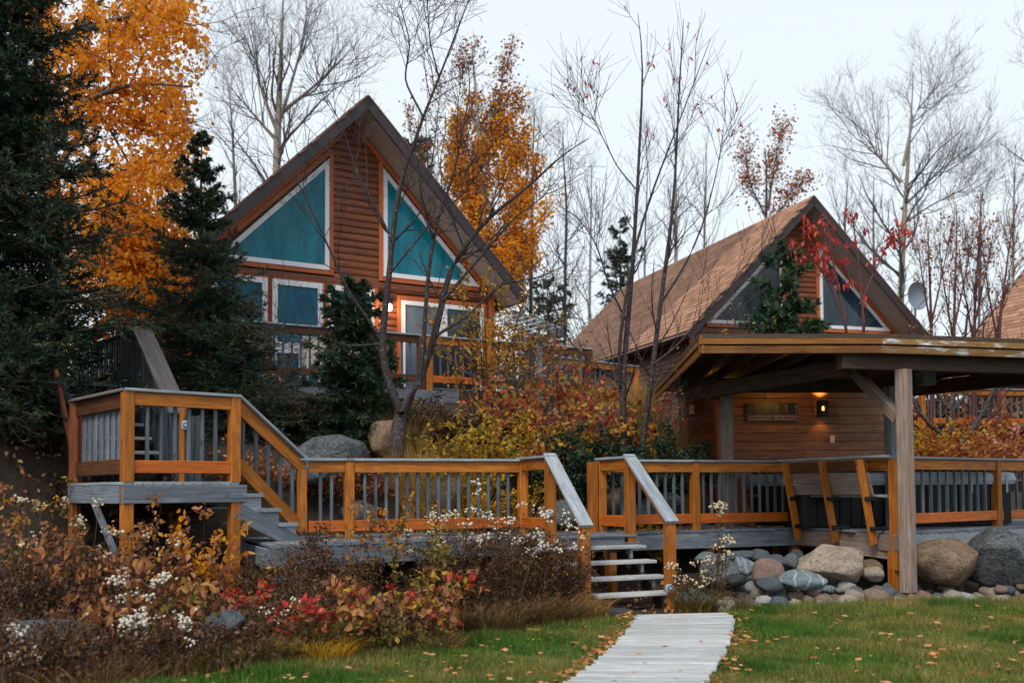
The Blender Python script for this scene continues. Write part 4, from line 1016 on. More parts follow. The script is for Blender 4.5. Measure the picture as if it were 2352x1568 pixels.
    # side walls of lapped boards
    for sg, ww in ((-1, wallL), (1, wallR)):
        zt_ = top - ww; zz = zb; o = Vector((W.x, W.y, 0)) + g * sg * ww
        k = 0
        while zz < zt_ + .1 and (sg < 0 or zz > floor + 1.0 or True):
            if sg < 0: beam('siding_board', o + Z * (zz + h / 2) - d * .0, o + Z * (zz + h / 2) + d * (L - 2 * inset), .035, h - .006, 'log_siding', t, bev=.012, roll=.10)
            zz += h
        prism('side_wall', [(0, zb), (L - 2 * inset, zb), (L - 2 * inset, zt_ + .15), (0, zt_ + .15)], .08, 'dark_siding', t, o - g * sg * .10, d, Z, g * sg)
    for u in (-wallL, wallR): post('corner_board', at(u, 0, .04).x, at(u, 0, .04).y, zb, top - abs(u) + .05, .14, 'trim_orange', t, math.atan2(g.y, g.x), d_=.06)
    if wall_low is None or True: beam('belt_board', at(-wallL, tb - .20, .05), at(wallR, tb - .20, .05), .05, .12, 'log_siding', t)
    # triangular windows
    for sg, u0 in gw:
        w0 = link('window', mesh_from('window', [(0, 0, 0)], [], 'white_vinyl'), Matrix.Translation(at(u0, tb, .03)), t)
        bpy.data.objects.remove(w0)
        def tri(o_): # outline of triangle offset inwards by o_
            return [(o_, o_), (H - o_ * 2.414, o_), (o_, H - o_ * 2.414)]
        uxx = g * sg; out, inn_ = tri(0), tri(.095)
        O = at(u0, tb, .0)
        n3 = 3; vs2 = []
        for dep in (.02, .075):
            for p_ in out: vs2.append((p_[0] * sg, -dep, p_[1]))
            for p_ in inn_: vs2.append((p_[0] * sg, -dep, p_[1]))
        fs = []
        for i in range(3):
            j = (i + 1) % 3
            fs += [(6 + i, 6 + j, 9 + j, 9 + i), (i, 3 + i, 3 + j, j), (i, j, 6 + j, 6 + i), (3 + i, 9 + i, 9 + j, 3 + j)]
        Mx = Matrix((g, d, Z)).transposed().to_4x4(); Mx.translation = O
        wf = link('window', mesh_from('window', vs2, fs, 'white_vinyl'), Mx, t)
        q = tri(.085); prism('pane', [(p_[0] * sg, p_[1]) for p_ in q], .012, glass, wf, O - d * .030, g, Z, -d)
        # orange trim boards round it
        hy = (g * sg * -1 + Z).normalized(); pn = (g * sg + Z).normalized()
        beam('trim_board', at(u0 - sg * .055, tb - .1, .045), at(u0 - sg * .055, tb + H + .12, .045), .04, .10, 'trim_orange', t, up=g)
        a = at(u0 + sg * (H + .12), tb - .02, .045) + pn * .048; b = at(u0 - sg * .06, tb + H + .12, .045) + pn * .048
        beam('trim_board', a, b, .04, .095, 'trim_orange', t, up=pn)
        beam('trim_board', at(u0, tb - .055, .045), at(u0 + sg * H, tb - .055, .045), .04, .09, 'trim_orange', t)
    for (a, b, c0, c1, kind) in rects:
        nm = kind; fw = .085
        def rect_frame(u0, u1, z0, z1, fw, name, gl):
            vs2 = []
            for dep in (.02, .075):
                for (x, z_) in ((u0, z0), (u1, z0), (u1, z1), (u0, z1)): vs2.append((x, -dep, z_))
                for (x, z_) in ((u0 + fw, z0 + fw), (u1 - fw, z0 + fw), (u1 - fw, z1 - fw), (u0 + fw, z1 - fw)): vs2.append((x, -dep, z_))
            fs = []
            for i in range(4):
                j = (i + 1) % 4; fs += [(8 + i, 8 + j, 12 + j, 12 + i), (i, 4 + i, 4 + j, j), (i, j, 8 + j, 8 + i), (4 + i, 12 + i, 12 + j, 4 + j)]
            cx, cz = (u0 + u1) / 2, (z0 + z1) / 2; vs2 = [(x - cx, y, z_ - cz) for x, y, z_ in vs2]
            Mx = Matrix((g, d, Z)).transposed().to_4x4(); Mx.translation = at(cx, cz)
            wf = link(name, mesh_from(name, vs2, fs, 'white_vinyl'), Mx, t)
            prism('pane', [(u0 + fw - .01 - cx, z0 + fw - .01 - cz), (u1 - fw + .01 - cx, z0 + fw - .01 - cz), (u1 - fw + .01 - cx, z1 - fw + .01 - cz), (u0 + fw - .01 - cx, z1 - fw + .01 - cz)], .012, gl, wf, at(cx, cz, .030), g, Z, -d)
            return wf
        if kind == 'window':
            rect_frame(a, b, c0 + .78, c1, .11, 'window', 'blue_glass'); rect_frame(a, b, c0, c0 + .77, .10, 'window', 'blue_glass')
        else:
            m = (a + b) / 2; rect_frame(a, m, c0, c1, .09, 'patio_door', 'screen_grey'); rect_frame(m + .002, b, c0, c1, .09, 'patio_door', 'dark_glass')
            hd = at(m - .06, (c0 + c1) / 2, .09); post('handle', hd.x, hd.y, hd.z - .1, hd.z + .1, .03, 'black_metal', t)
        for u in (a - .048, b + .048): post('trim_board', at(u, 0, .04).x, at(u, 0, .04).y, c0 - .03, c1 + .10, .088, 'trim_orange', t, math.atan2(g.y, g.x), d_=.04)
        beam('trim_board', at(a, c1 + .055, .045), at(b, c1 + .055, .045), .045, .10, 'trim_orange', t)
    return t, at, g, d
FA = 3.45
cabA, atA, gA, dA = cabin('large log sided cabin with steep dark edged roof and big teal triangular windows, at left', (-2.95, 20.5, 9.6), .515, 9.5, 5.55, 3.86, FA, roof_side='L', n_sh=40)
cabB, atB, gB, dB = cabin('log sided cabin with tan shingled roof behind the pavilion, darker triangular windows', (8.42, 27.5, 9.48), .30, 12.9, 4.0, 4.3, 3.35, glass='dark_glass', lower=False)
def cabin_c():
    t = thing('cabin', 'partly visible brown cabin with tan shingle roof at the right edge of the photo', 'cabin', (15, 29, 4))
    al = R(-68); e = Vector((math.cos(al), math.sin(al), 0)); nh = Vector((-e.y, e.x, 0)); nh = Vector((-math.sin(al), math.cos(al), 0)); Z = Vector((0, 0, 1))
    rt = math.sqrt(.5); upd = (nh + Z) * rt; nrm = (Z - nh) * rt
    O = P(2160, 872, 31.0); L = 11; ln = 6.4
    prism('roof', [(0, 0), (L, 0), (L, ln), (0, ln)], .14, 'shingle_dark', t, O - nrm * .15, e, upd, nrm)
    me = box_mesh(.304, .24, .034, .003, 'shingle'); Mx = Matrix((e, upd, nrm)).transposed().to_4x4(); bv = np.array([v.co[:] for v in me.vertices]); tabs = []; rng = np.random.default_rng(4)
    for r in range(int(ln / .19)):
        for q in range(int(L / .32)):
            pz = O + e * ((q + .5 * (r % 2)) * .32 + .16) + upd * ((r + .5) * .19) + nrm * (.012 + rng.uniform(0, .006)); tabs.append(pz)
    def scr(p): return (p.x / p.y)
    tabs.sort(key=lambda p: 0 if scr(p) < .52 else 1)
    tilt = Matrix.Rotation(R(-3.5), 4, 'X'); vv = []
    for k, pz in enumerate(tabs):
        M = Mx @ tilt; M.translation = pz
        if k < 300: link('shingle', me, M, t)
        else: vv.append((np.array(M)[:3, :3] @ bv.T).T + np.array(pz))
    fq = np.array([(i, (i + 1) % 8, 8 + (i + 1) % 8, 8 + i) for i in range(8)] + [(0, 1, 2, 3), (0, 3, 4, 7), (4, 5, 6, 7), (8, 9, 10, 11), (8, 11, 12, 15), (12, 13, 14, 15)])
    tag(raw('shingle_course', np.concatenate(vv), ((np.arange(len(vv)) * 16)[:, None, None] + fq[None]).reshape(-1, 4), 'shingle', t), kind='stuff')
    beam('eave_board', O - nrm * .1 - upd * .03, O - nrm * .1 + e * L - upd * .03, .05, .2, 'fascia_metal', t, up=nrm)
    beam('barge_board', O - nrm * .1 - e * .03, O - nrm * .1 + upd * ln - e * .03, .05, .24, 'fascia_metal', t, up=nrm)
    w0 = O + nh * .6 + e * .5 + Z * .2; z = w0.z - 1.7
    while z < w0.z:
        beam('siding_board', Vector((w0.x, w0.y, z)), Vector((w0.x, w0.y, z)) + e * (L - 1), .035, .142, 'log_siding', t, bev=.012, roll=.1); z += .148
    prism('side_wall', [(0, 0), (L - 1, 0), (L - 1, 2.3), (0, 2.3)], .1, 'dark_siding', t, Vector((w0.x, w0.y, w0.z - 2.3)) + nh * .03, e, Z, nh)
    k = 2.75; a = Vector((w0.x, w0.y, w0.z - .95)) + e * k - nh * .04; wf = prism('window', [(0, 0), (.9, 0), (.9, .9), (0, .9)], .04, 'white_vinyl', t, a, e, Z, -nh)
    prism('pane', [(.08, .08), (.82, .08), (.82, .82), (.08, .82)], .01, 'dark_glass', wf, a - nh * .042, e, Z, -nh)
    pv = O + e * 3.0 + upd * 2.3; post('vent_pipe', pv.x, pv.y, pv.z, pv.z + .42, .11, 'black_metal', t)
cabin_c()
# extended lean-to roof supports of cabin A at left
t = tag(post('porch_post', P(297, 740, 19.6).x, 19.6, 2.2, P(297, 715, 19.6).z, .16, 'trim_orange'), 'brown porch post under the low left end of the large cabin roof', 'post')
# wall lantern lit beside patio door
def lit_lantern():
    p = atA(.79, FA + 1.93, .16); t = thing('wall_lantern', 'lit black wall lantern glowing beside the patio door of the large cabin', 'lantern', p)
    # bell shade
    v, f = [], []; prof = [(.02, .22), (.035, .17), (.075, .13), (.11, .085), (.115, .07)]; n_ = 14
    for r_, h in prof:
        for i in range(n_): a = 2 * math.pi * i / n_; v.append((r_ * math.cos(a), r_ * math.sin(a), h))
    for k in range(len(prof) - 1):
        for i in range(n_): j = (i + 1) % n_; f.append((k * n_ + i, k * n_ + j, (k + 1) * n_ + j, (k + 1) * n_ + i))
    link('shade', mesh_from('shade', v, f, 'black_metal'), Matrix.Translation(p), t)
    vv, ff = ICO[2]; raw('bulb', vv * np.array([.062, .062, .085]) + np.array(p) - np.array([0, 0, .02]), ff, 'bulb_warm', t, True)
    post('base', p.x, p.y, p.z - .13, p.z - .105, .09, 'black_metal', t)
    beam('arm', p + Vector((0, 0, .2)), p + dA * .15 + Vector((0, 0, .24)), .025, .025, 'black_metal', t); q = p + dA * .13; post('backplate', q.x, q.y, p.z + .02, p.z + .28, .10, 'black_metal', t, d_=.03)
    for i in range(4):
        a = math.pi / 4 + i * math.pi / 2; post('cage_bar', p.x + .075 * math.cos(a), p.y + .075 * math.sin(a), p.z - .11, p.z + .08, .01, 'black_metal', t)
    L = bpy.data.lights.new('porch', 'POINT'); L.energy = 9; L.color = (1, .68, .36); L.shadow_soft_size = .06
    o = bpy.data.objects.new('lamp_light', L); COL.objects.link(o); o.parent = t; o.location = (-dA * .16 + Vector((0, 0, -.05)))[:]
lit_lantern()
# satellite dish on cabin B
def dish():
    p = P(2105, 680, 29.6); t = thing('satellite_dish', 'round grey satellite dish standing at the right roof edge of the second cabin', 'satellite dish', p)
    v, f = [], []; n_ = 24; rings = 6
    for k in range(rings):
        r_ = .42 * k / (rings - 1) + 1e-3
        for i in range(n_): a = 2 * math.pi * i / n_; v.append((r_ * math.cos(a), .16 * (r_ / .42) ** 2 * -1 + .1, r_ * math.sin(a)))
    for k in range(rings - 1):
        for i in range(n_): j = (i + 1) % n_; f.append((k * n_ + i, k * n_ + j, (k + 1) * n_ + j, (k + 1) * n_ + i))
    link('dish', mesh_from('dish', v, f, 'dish_grey', True), Matrix.Translation(p) @ Matrix.Rotation(R(25), 4, 'Z'), t)
    beam('feed_arm', p + Vector((0, 0, -.35)), p + Vector((.12, -.5, -.1)), .03, .03, 'silver_plastic', t); post('feed_horn', p.x + .13, p.y - .5, p.z - .12, p.z + .0, .07, 'outlet_white', t)
    post('mast', p.x, p.y + .12, p.z - 1.3, p.z, .05, 'dish_grey', t)
dish()

# ------------------------------------------------------------------ upper decks
def upper_deck():
    t = thing('upper_deck', 'raised grey deck along the front of the large cabin', 'deck', tuple(atA(0, FA - .1, 1.5)))
    for k in range(15): beam('deck_board', atA(-3.3, FA - .03, .08 + k * .145), atA(4.6, FA - .03, .08 + k * .145), .138, .035, 'grey_wood', t)
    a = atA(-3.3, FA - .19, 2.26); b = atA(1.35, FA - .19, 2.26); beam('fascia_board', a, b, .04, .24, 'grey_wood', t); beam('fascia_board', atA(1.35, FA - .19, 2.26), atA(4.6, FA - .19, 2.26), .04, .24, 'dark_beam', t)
    for u in (-3, -1, 1.2, 3, 4.4): p = atA(u, 0, 2.1); post('post', p.x, p.y, G(p.x, p.y) - .2, FA - .05, .12, 'stained_rail', t, math.atan2(gA.y, gA.x))
upper_deck()
def upr(u0, u1, label, ps, **k):
    a = atA(u0, 0, 2.2); b = atA(u1, 0, 2.2)
    return railing('upper_railing', label, [(a, b)], FA, FA + 1.02, [(*atA(u, 0, 2.2).xy, FA - .15, FA + .98) for u in ps], bal_sp=.17, post_w=.13, **k)
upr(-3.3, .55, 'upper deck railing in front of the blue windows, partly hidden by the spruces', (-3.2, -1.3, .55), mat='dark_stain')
upr(.62, 2.05, 'upper deck railing section behind the forked bare tree, with thick orange end post', (.72, 2.05))
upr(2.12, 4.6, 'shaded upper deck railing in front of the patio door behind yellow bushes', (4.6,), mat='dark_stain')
a = P(1205, 838, 22.0); b = P(1460, 838, 24.5); zt_ = 4.42
railing('walkway_railing', 'orange railing with grey balusters between the two cabins, above red bushes', [(Vector((a.x, a.y, 0)), Vector((b.x, b.y, 0)))], zt_ - 1.0, zt_, [(a.x, a.y, zt_ - 1.1, zt_ - .03), (P(1330, 838, 23.2).x, 23.2, zt_ - 1.1, zt_ - .03), (b.x, b.y, zt_ - 1.1, zt_ - .03)], bal_sp=.17)
a = P(2100, 893, 25.0); b = P(2420, 893, 25.8)
railing('far_railing', 'distant orange railing with grey balusters behind the pinkish bushes at right', [(Vector((a.x, a.y, 0)), Vector((b.x, b.y, 0)))], 2.9, 3.88, [(P(2118, 893, 25).x, 25.0, 2.8, 3.85), (P(2300, 893, 25.5).x, 25.5, 2.8, 3.85)], bal_sp=.17)
# patio furniture on upper deck
def patio_chair(u, o, yaw, label):
    p = atA(u, FA, o); t = thing('patio_chair', label, 'chair', p, 'cream patio chairs on the upper deck'); M0 = Matrix.Translation(p) @ Matrix.Rotation(yaw, 4, 'Z')
    def bm_(nm, a, b, w_, h_, mt): beam(nm, M0 @ Vector(a), M0 @ Vector(b), w_, h_, mt, t)
    bm_('seat', (-.26, 0, .42), (.26, 0, .42), .52, .07, 'cream_fabric'); bm_('backrest', (-.26, .26, .72), (.26, .26, .72), .06, .56, 'cream_fabric')
    for x in (-.27, .27):
        for y in (-.24, .26): bm_('leg', (x, y, 0), (x, y, .62), .04, .04, 'outlet_white')
        bm_('armrest', (x, -.26, .63), (x, .28, .63), .05, .03, 'outlet_white')
patio_chair(-1.25, 1.3, .5, 'cream cushioned patio chair behind the upper railing, nearer the spruce')
patio_chair(-.45, 1.2, -.4, 'cream cushioned patio chair behind the upper railing, nearer the small pine')
def grill():
    p = atA(1.55, FA, 1.35); t = thing('covered_grill', 'barbecue under a black cloth cover beside the patio door', 'grill', p)
    prof = [(0, .36), (.55, .38), (.78, .42), (.95, .38), (1.08, .24), (1.12, .08)]; v, f = [], []; n_ = 24
    for z_, r_ in prof:
        for i in range(n_):
            a = 2 * math.pi * i / n_; q = (abs(math.cos(a)) ** 4 + abs(math.sin(a)) ** 4) ** -.25; rr_ = r_ * (1 + .03 * math.sin(a * 7 + z_ * 5)); v.append((rr_ * math.cos(a) * q * 1.5, rr_ * math.sin(a) * q * .7, z_))
    for k in range(len(prof) - 1):
        for i in range(n_): j = (i + 1) % n_; f.append((k * n_ + i, k * n_ + j, (k + 1) * n_ + j, (k + 1) * n_ + i))
    f.append(tuple(range((len(prof) - 1) * n_, len(prof) * n_)))
    link('cover', mesh_from('cover', v, f, 'black_cloth', True), Matrix.Translation(p) @ Matrix.Rotation(math.atan2(gA.y, gA.x), 4, 'Z'), t)
    for s in (-.3, .3): q = p + gA * s; post('leg', q.x, q.y, FA, FA + .1, .05, 'black_metal', t)
grill()
def pergola():
    t = thing('pergola', 'weathered pergola with pale slatted roof beside the large cabin', 'pergola', P(1240, 800, 23.5))
    B0 = P(1165, 716, 22.6); B1 = P(1290, 760, 21.2); C0 = P(1150, 742, 22.2); 
    d = (B1 - B0); d.z = 0; d.normalize(); nn = Vector((-d.y, d.x, 0))
    a = P(1180, 722, 23.0); b = P(1288, 762, 21.4)
    beam('side_beam', a, b, .06, .20, 'cap_grey', t)
    a2 = P(1160, 742, 22.4); b2 = P(1250, 778, 20.6); beam('side_beam', a2, b2, .06, .12, 'timber', t)
    for k in range(7):
        f = k / 6.3; beam('slat', a.lerp(b, f) + Vector((0, 0, .08)), a2.lerp(b2, f) + Vector((0, 0, .08)) - Vector((.35, 0, 0)), .10, .03, 'pale_plank', t)
    beam('cross_beam', P(1206, 783, 20.9), P(1290, 768, 21.6), .10, .14, 'timber', t)
    q = P(1238, 790, 21.0); post('post', q.x, q.y, FA - .3, q.z + .1, .15, 'timber_grey', t)
    q = P(1125, 790, 22.4); post('post', q.x, q.y, FA - .3, P(1125, 735, 22.4).z, .12, 'trim_orange', t)
pergola()
# ------------------------------------------------------------------ trees
def crown_tree(name, label, cat, base, stems, levels, bark_, leaf=None, group=None, seed=1, part='trunk', leaf_name='foliage', twig_bark=None, mainseg=14, skip=0):
    """stems: list of (points, r0, r1). levels: list of dicts for sprout(). leaf: dict(mat,size,count,level,...) or list"""
    rng = np.random.default_rng(seed)
    t = thing(name, label, cat, base, group)
    Pm, Rm = [], []
    for pts, r0, r1 in stems:
        q, r_ = resample(pts, np.linspace(r0, r1, len(pts)), mainseg); Pm.append(q); Rm.append(r_)
    Pm = np.array(Pm); Rm = np.array(Rm); A1 = Acc(); A1.add(*tubes(Pm, Rm, 9)); A1.out(part, bark_, t, True)
    cur, cr = Pm[skip:], Rm[skip:]; allp = [(cur, cr)]; A2 = Acc()
    for i, lv in enumerate(levels):
        lv = dict(lv); src = lv.pop('src', None); 
        if src is not None: cur, cr = allp[src]
        cur, cr = sprout(rng, cur, cr, **lv); allp.append((cur, cr)); A2.add(*tubes(cur, cr, 5 if i == 0 else 3))
    A2.out('branches', twig_bark or bark_, t, False)
    if A2.v: tag(bpy.data.objects[[c.name for c in t.children if c.name.startswith('branches')][0]], kind='stuff') if True else None
    for lf in ([leaf] if isinstance(leaf, dict) else (leaf or [])):
        lp, _ = allp[lf.get('level', -1)]
        pts = along(rng, lp, lf['count'], lf.get('t0', .15))
        if 'filt' in lf: pts = pts[lf['filt'](pts, rng)]
        v, f = leaves_at(rng, pts, lf['size'], lf.get('aspect', .7), lf.get('droop', .3), lf.get('jit', .05)); o = raw(leaf_name, v, f, lf['mat'], t); tag(o, kind='stuff')
    return t
def vert(x, yb, yt, Y, n=4, wob=4, seed=0):
    r = random.Random(seed); return [P(x + (r.uniform(-wob, wob) if 0 < i < n else 0), yb + (yt - yb) * i / n, Y) for i in range(n + 1)]

def spruce(label, base, h, Rm, nb=150, seed=1, mat='needles_dark', tw=24, nd=16, nl=.05, lean=(0, 0), top_bare=0.02, droop=.25, cat='tree', low=.05, pw=.85, name='spruce_tree', up=.0, twk=.42):
    rng = np.random.default_rng(seed); t = thing(name, label, cat, base)
    b = np.array(base, float); top = b + np.array([lean[0], lean[1], h])
    q, r_ = resample([b, (b + top) / 2, top], [h * .017 + .01, h * .009, .004], 16); A1 = Acc(); A1.add(*tubes(q[None], r_[None], 8)); A1.out('trunk', 'dark_bark', t, True)
    f = low + (1 - low - top_bare) * (1 - (1 - rng.uniform(0, 1, nb)) ** .66); f.sort()
    az = (np.arange(nb) * 2.399 + rng.normal(scale=.35, size=nb)); L = Rm * ((1 - f) ** pw) * rng.choice([.55, .8, 1.0, 1.15], nb) * rng.uniform(.85, 1.12, nb) + .06
    S = b + (top - b) * f[:, None]; k = 7; out = np.zeros((nb, k, 3)); tt = np.linspace(0, 1, k)
    el = (-.30 + .95 * f ** 1.5 + up) [:, None]
    hx = np.cos(az)[:, None] * L[:, None] * tt; hy = np.sin(az)[:, None] * L[:, None] * tt
    hz = L[:, None] * (el * tt - droop * tt * (1 - tt) * 1.4 + droop * .35 * tt ** 2)
    out[..., 0] = S[:, :1] + hx; out[..., 1] = S[:, 1:2] + hy; out[..., 2] = S[:, 2:3] + hz
    R_ = (L[:, None] * .016 + .003) * (1 - .8 * tt)[None]
    A2 = Acc(); A2.add(*tubes(out, R_, 4))
    P2, R2 = sprout(rng, out, R_, tw, .10, 1.0, np.clip(L * twk, .10, Rm * .34), 4, ang=(35, 62), wob=.10, up=-.06, rr=.4, rmin=.0022, lenfall=.55, flat=.78)
    A2.add(*tubes(P2, R2, 3)); A2.out('branches', 'dark_bark', t)
    tag([c for c in t.children if c.name.startswith('branches')][0], kind='stuff')
    # needles: narrow blades all round each twig
    allp = P2; n_, kp, _ = allp.shape
    def blades(PP, cnt):
        n_, kp, _ = PP.shape; u = rng.uniform(0, 1, (n_, cnt)); ff = u * (kp - 1); i = np.minimum(ff.astype(int), kp - 2); fr = (ff - i)[..., None]; idx = np.arange(n_)[:, None]
        C = (PP[idx, i] * (1 - fr) + PP[idx, i + 1] * fr).reshape(-1, 3); D = (PP[idx, i + 1] - PP[idx, i]).reshape(-1, 3); D /= np.linalg.norm(D, axis=1, keepdims=True) + 1e-9
        m = len(C); r = rng.normal(size=(m, 3)); s = r - (r * D).sum(1, keepdims=True) * D; s /= np.linalg.norm(s, axis=1, keepdims=True)
        dr = D * .75 + s * .75; dr /= np.linalg.norm(dr, axis=1, keepdims=True); w_ = np.cross(dr, rng.normal(size=(m, 3))); w_ /= np.linalg.norm(w_, axis=1, keepdims=True)
        Ln = (nl * rng.uniform(.6, 1.25, m))[:, None]; ww = nl * .13
        v = np.stack([C - w_ * ww, C + w_ * ww, C + dr * Ln], 1).reshape(-1, 3); return v, (np.arange(m) * 3)[:, None] + np.arange(3)[None]
    A3 = Acc(); A3.add(*blades(P2, nd)); A3.add(*blades(out, 40)); o = A3.out('needles', mat, t); tag(o, kind='stuff')
    return t
if 1:
    # dark spruce at the left edge, close to the camera
    b = PG(-45, 12.4); spruce('huge dark spruce filling the left edge of the photo', (b.x, b.y, .9), 13, 2.35, nb=620, seed=3, tw=26, nd=20, nl=.085, mat='needles_dark', droop=.3, low=.13, pw=1.45)
    b = PG(458, 15.4); tp = P(452, 292, 15.4); spruce('medium dark spruce standing left in front of the large cabin', b, tp.z - b.z, 1.52, nb=190, seed=5, tw=24, nd=22, nl=.062, mat='needles_mid', droop=.22, low=.06, pw=.98)
    b = PG(560, 14.9); tp = P(560, 690, 14.9); spruce('lower bushy spruce growing right beside the medium one', b, tp.z - b.z, 1.08, nb=110, seed=6, tw=20, nd=16, nl=.055, mat='needles_mid', droop=.15, low=.05, pw=.7)
    b = PG(812, 15.2); tp = P(812, 640, 15.2); spruce('small young pine beside the forked bare tree, before the cabin windows', b, tp.z - b.z, .80, nb=120, seed=7, tw=12, nd=30, nl=.10, mat='needles_mid', droop=-.15, low=.02, pw=.6, name='pine_tree', up=.3, twk=.5)
    b = P(1795, 900, 20.5); tp = P(1797, 568, 20.5); spruce('soft green pine rising behind the pavilion roof before the second cabin', (b.x, 20.5, 2.6), tp.z - 2.6, 1.15, nb=85, seed=8, tw=12, nd=34, nl=.15, mat='needles_pine', droop=-.2, low=.05, pw=.62, name='pine_tree', up=.45, twk=.45)
    b = PG(1262, 27); tp = P(1265, 640, 27); spruce('small dark spruce in the gap between the cabins', b, tp.z - b.z, 1.9, nb=46, seed=9, tw=16, nd=14, nl=.10, mat='needles_dark', droop=.1, low=.2, pw=.7)
    b = PG(1432, 46); tp = P(1432, 478, 46); spruce('distant narrow spruce behind the back end of the tan shingle roof', b, tp.z - b.z, 1.9, nb=80, seed=10, tw=16, nd=12, nl=.16, mat='needles_dark', low=.3, pw=.6)
    b = PG(965, 33); tp = P(962, 262, 33); spruce('thin spruce with rusty leaves around it behind the cabin roof', b, tp.z - b.z, 1.0, nb=90, seed=12, tw=14, nd=10, nl=.12, mat='needles_dark', low=.35, pw=.45)

# forked bare tree before the large cabin
Y5 = 14.1
def Pj(lst, Y, sl=0.0, seed=0, amp=.15):
    r = random.Random(seed); y = Y; out = []
    for i, (a, b_) in enumerate(lst):
        if i: y += sl + r.uniform(-amp, amp)
        out.append(P(a, b_, y))
    return out
g5 = PG(905, Y5, .1)
stems5 = [([g5] + Pj([(912, 1010), (918, 965), (921, 938)], Y5), .125, .085),
 (Pj([(921, 945), (900, 905), (880, 855), (873, 790), (884, 720), (893, 640), (902, 540), (914, 434), (928, 394), (948, 340), (971, 267), (1011, 174), (1051, 67), (1081, -10)], Y5, -.02, 1, .04), .065, .007),
 (Pj([(921, 945), (945, 918), (971, 856), (998, 773), (1015, 700), (1030, 620), (1068, 566), (1118, 500), (1168, 467), (1258, 390), (1285, 357), (1352, 318)], Y5, .03, 2, .05), .070, .006),
 (Pj([(962, 893), (974, 773), (981, 650), (994, 556), (1010, 480), (1050, 390), (1058, 300), (1085, 215), (1075, 150)], Y5, -.06, 3, .05), .036, .005),
 (Pj([(872, 776), (834, 716), (800, 672), (765, 590), (715, 480), (660, 370), (650, 300)], Y5, -.08, 4, .06), .026, .004),
 (Pj([(971, 267), (928, 184), (943, 100), (923, 25), (905, -40)], Y5 - .3, -.03, 5, .05), .016, .004),
 (Pj([(1008, 178), (988, 100), (981, 0), (975, -60)], Y5 - .3, -.03, 6, .05), .012, .004),
 (Pj([(1018, 690), (1060, 640), (1130, 560), (1180, 500), (1240, 460), (1290, 400)], Y5 + .1, .05, 7, .05), .026, .004),
 (Pj([(905, 560), (860, 470), (820, 400), (790, 300), (745, 210)], Y5 - .2, -.04, 8, .05), .020, .004),
 (Pj([(1003, 770), (1080, 720), (1150, 650), (1230, 640), (1320, 600)], Y5 + .1, .08, 9, .05), .022, .004),
 (Pj([(868, 790), (800, 795), (730, 770), (660, 800)], Y5 - .1, -.1, 10, .05), .014, .003),
 (Pj([(1005, 790), (1060, 850), (1120, 880), (1200, 870), (1260, 850)], Y5 + .1, -.1, 11, .05), .016, .003),
 (Pj([(894, 630), (950, 560), (1000, 500), (1070, 440), (1150, 330)], Y5 - .3, -.08, 12, .05), .018, .004)]
crown_tree('bare_tree', 'bare dark forked tree in front of the large cabin, rising behind the deck railing', 'tree', g5, stems5,
  [dict(count=13, t0=.34, t1=.98, length=1.6, k=9, ang=(25, 60), wob=.11, up=.25, rr=.46, rmin=.0052, lenfall=.55),
   dict(count=6, t0=.15, t1=.97, length=.8, k=6, ang=(25, 60), wob=.12, up=.2, rr=.5, rmin=.0038, lenfall=.4),
   dict(count=2, t0=.2, t1=.95, length=.35, k=4, ang=(25, 55), wob=.1, up=.1, rr=.6, rmin=.0028, lenfall=.3)],
  'cherry_bark', dict(mat='leaves_red', size=.07, count=1, level=2, t0=.95, aspect=.35, droop=2, jit=.0, filt=lambda p, r: r.uniform(size=len(p)) < .035), seed=21, mainseg=22, skip=1)
Y6 = 14.6
g6 = PG(1434, Y6, .1); g6b = PG(1466, Y6 + .1, .1)
stems6 = [([g6] + Pj([(1433, 1010), (1430, 950), (1431, 850), (1440, 760), (1452, 640), (1458, 523), (1465, 434), (1470, 300), (1478, 183), (1477, 100), (1465, 30)], Y6, -.01, 1, .03), .058, .004),
 ([g6b] + Pj([(1470, 1010), (1490, 960), (1497, 850), (1515, 720), (1535, 560), (1545, 500), (1552, 400), (1558, 233), (1567, 100), (1570, 45)], Y6 + .1, .02, 2, .03), .055, .004),
 (Pj([(1428, 900), (1421, 873), (1419, 806), (1435, 706), (1447, 616), (1475, 510), (1512, 400), (1545, 320), (1590, 200), (1632, 90)], Y6, -.05, 3, .04), .034, .004),
 (Pj([(1460, 434), (1418, 384), (1368, 284), (1335, 225)], Y6, -.05, 4, .04), .012, .003),
 (Pj([(1441, 740), (1400, 660), (1370, 560), (1330, 500), (1280, 470)], Y6, -.08, 5, .04), .018, .003),
 (Pj([(1516, 700), (1580, 600), (1620, 500), (1650, 380), (1668, 250)], Y6 + .2, .05, 6, .04), .020, .003),
 (Pj([(1497, 840), (1560, 790), (1640, 690), (1700, 640), (1760, 560)], Y6 - .1, -.10, 7, .04), .018, .003),
 (Pj([(1425, 880), (1370, 840), (1310, 790), (1270, 700), (1250, 620)], Y6 - .1, -.10, 8, .04), .018, .003),
 (Pj([(1500, 860), (1560, 850), (1640, 830), (1700, 780)], Y6 - .2, -.20, 9, .04), .014, .003),
 (Pj([(1440, 1010), (1500, 960), (1580, 880)], Y6 - .1, -.1, 10, .03), .012, .003)]
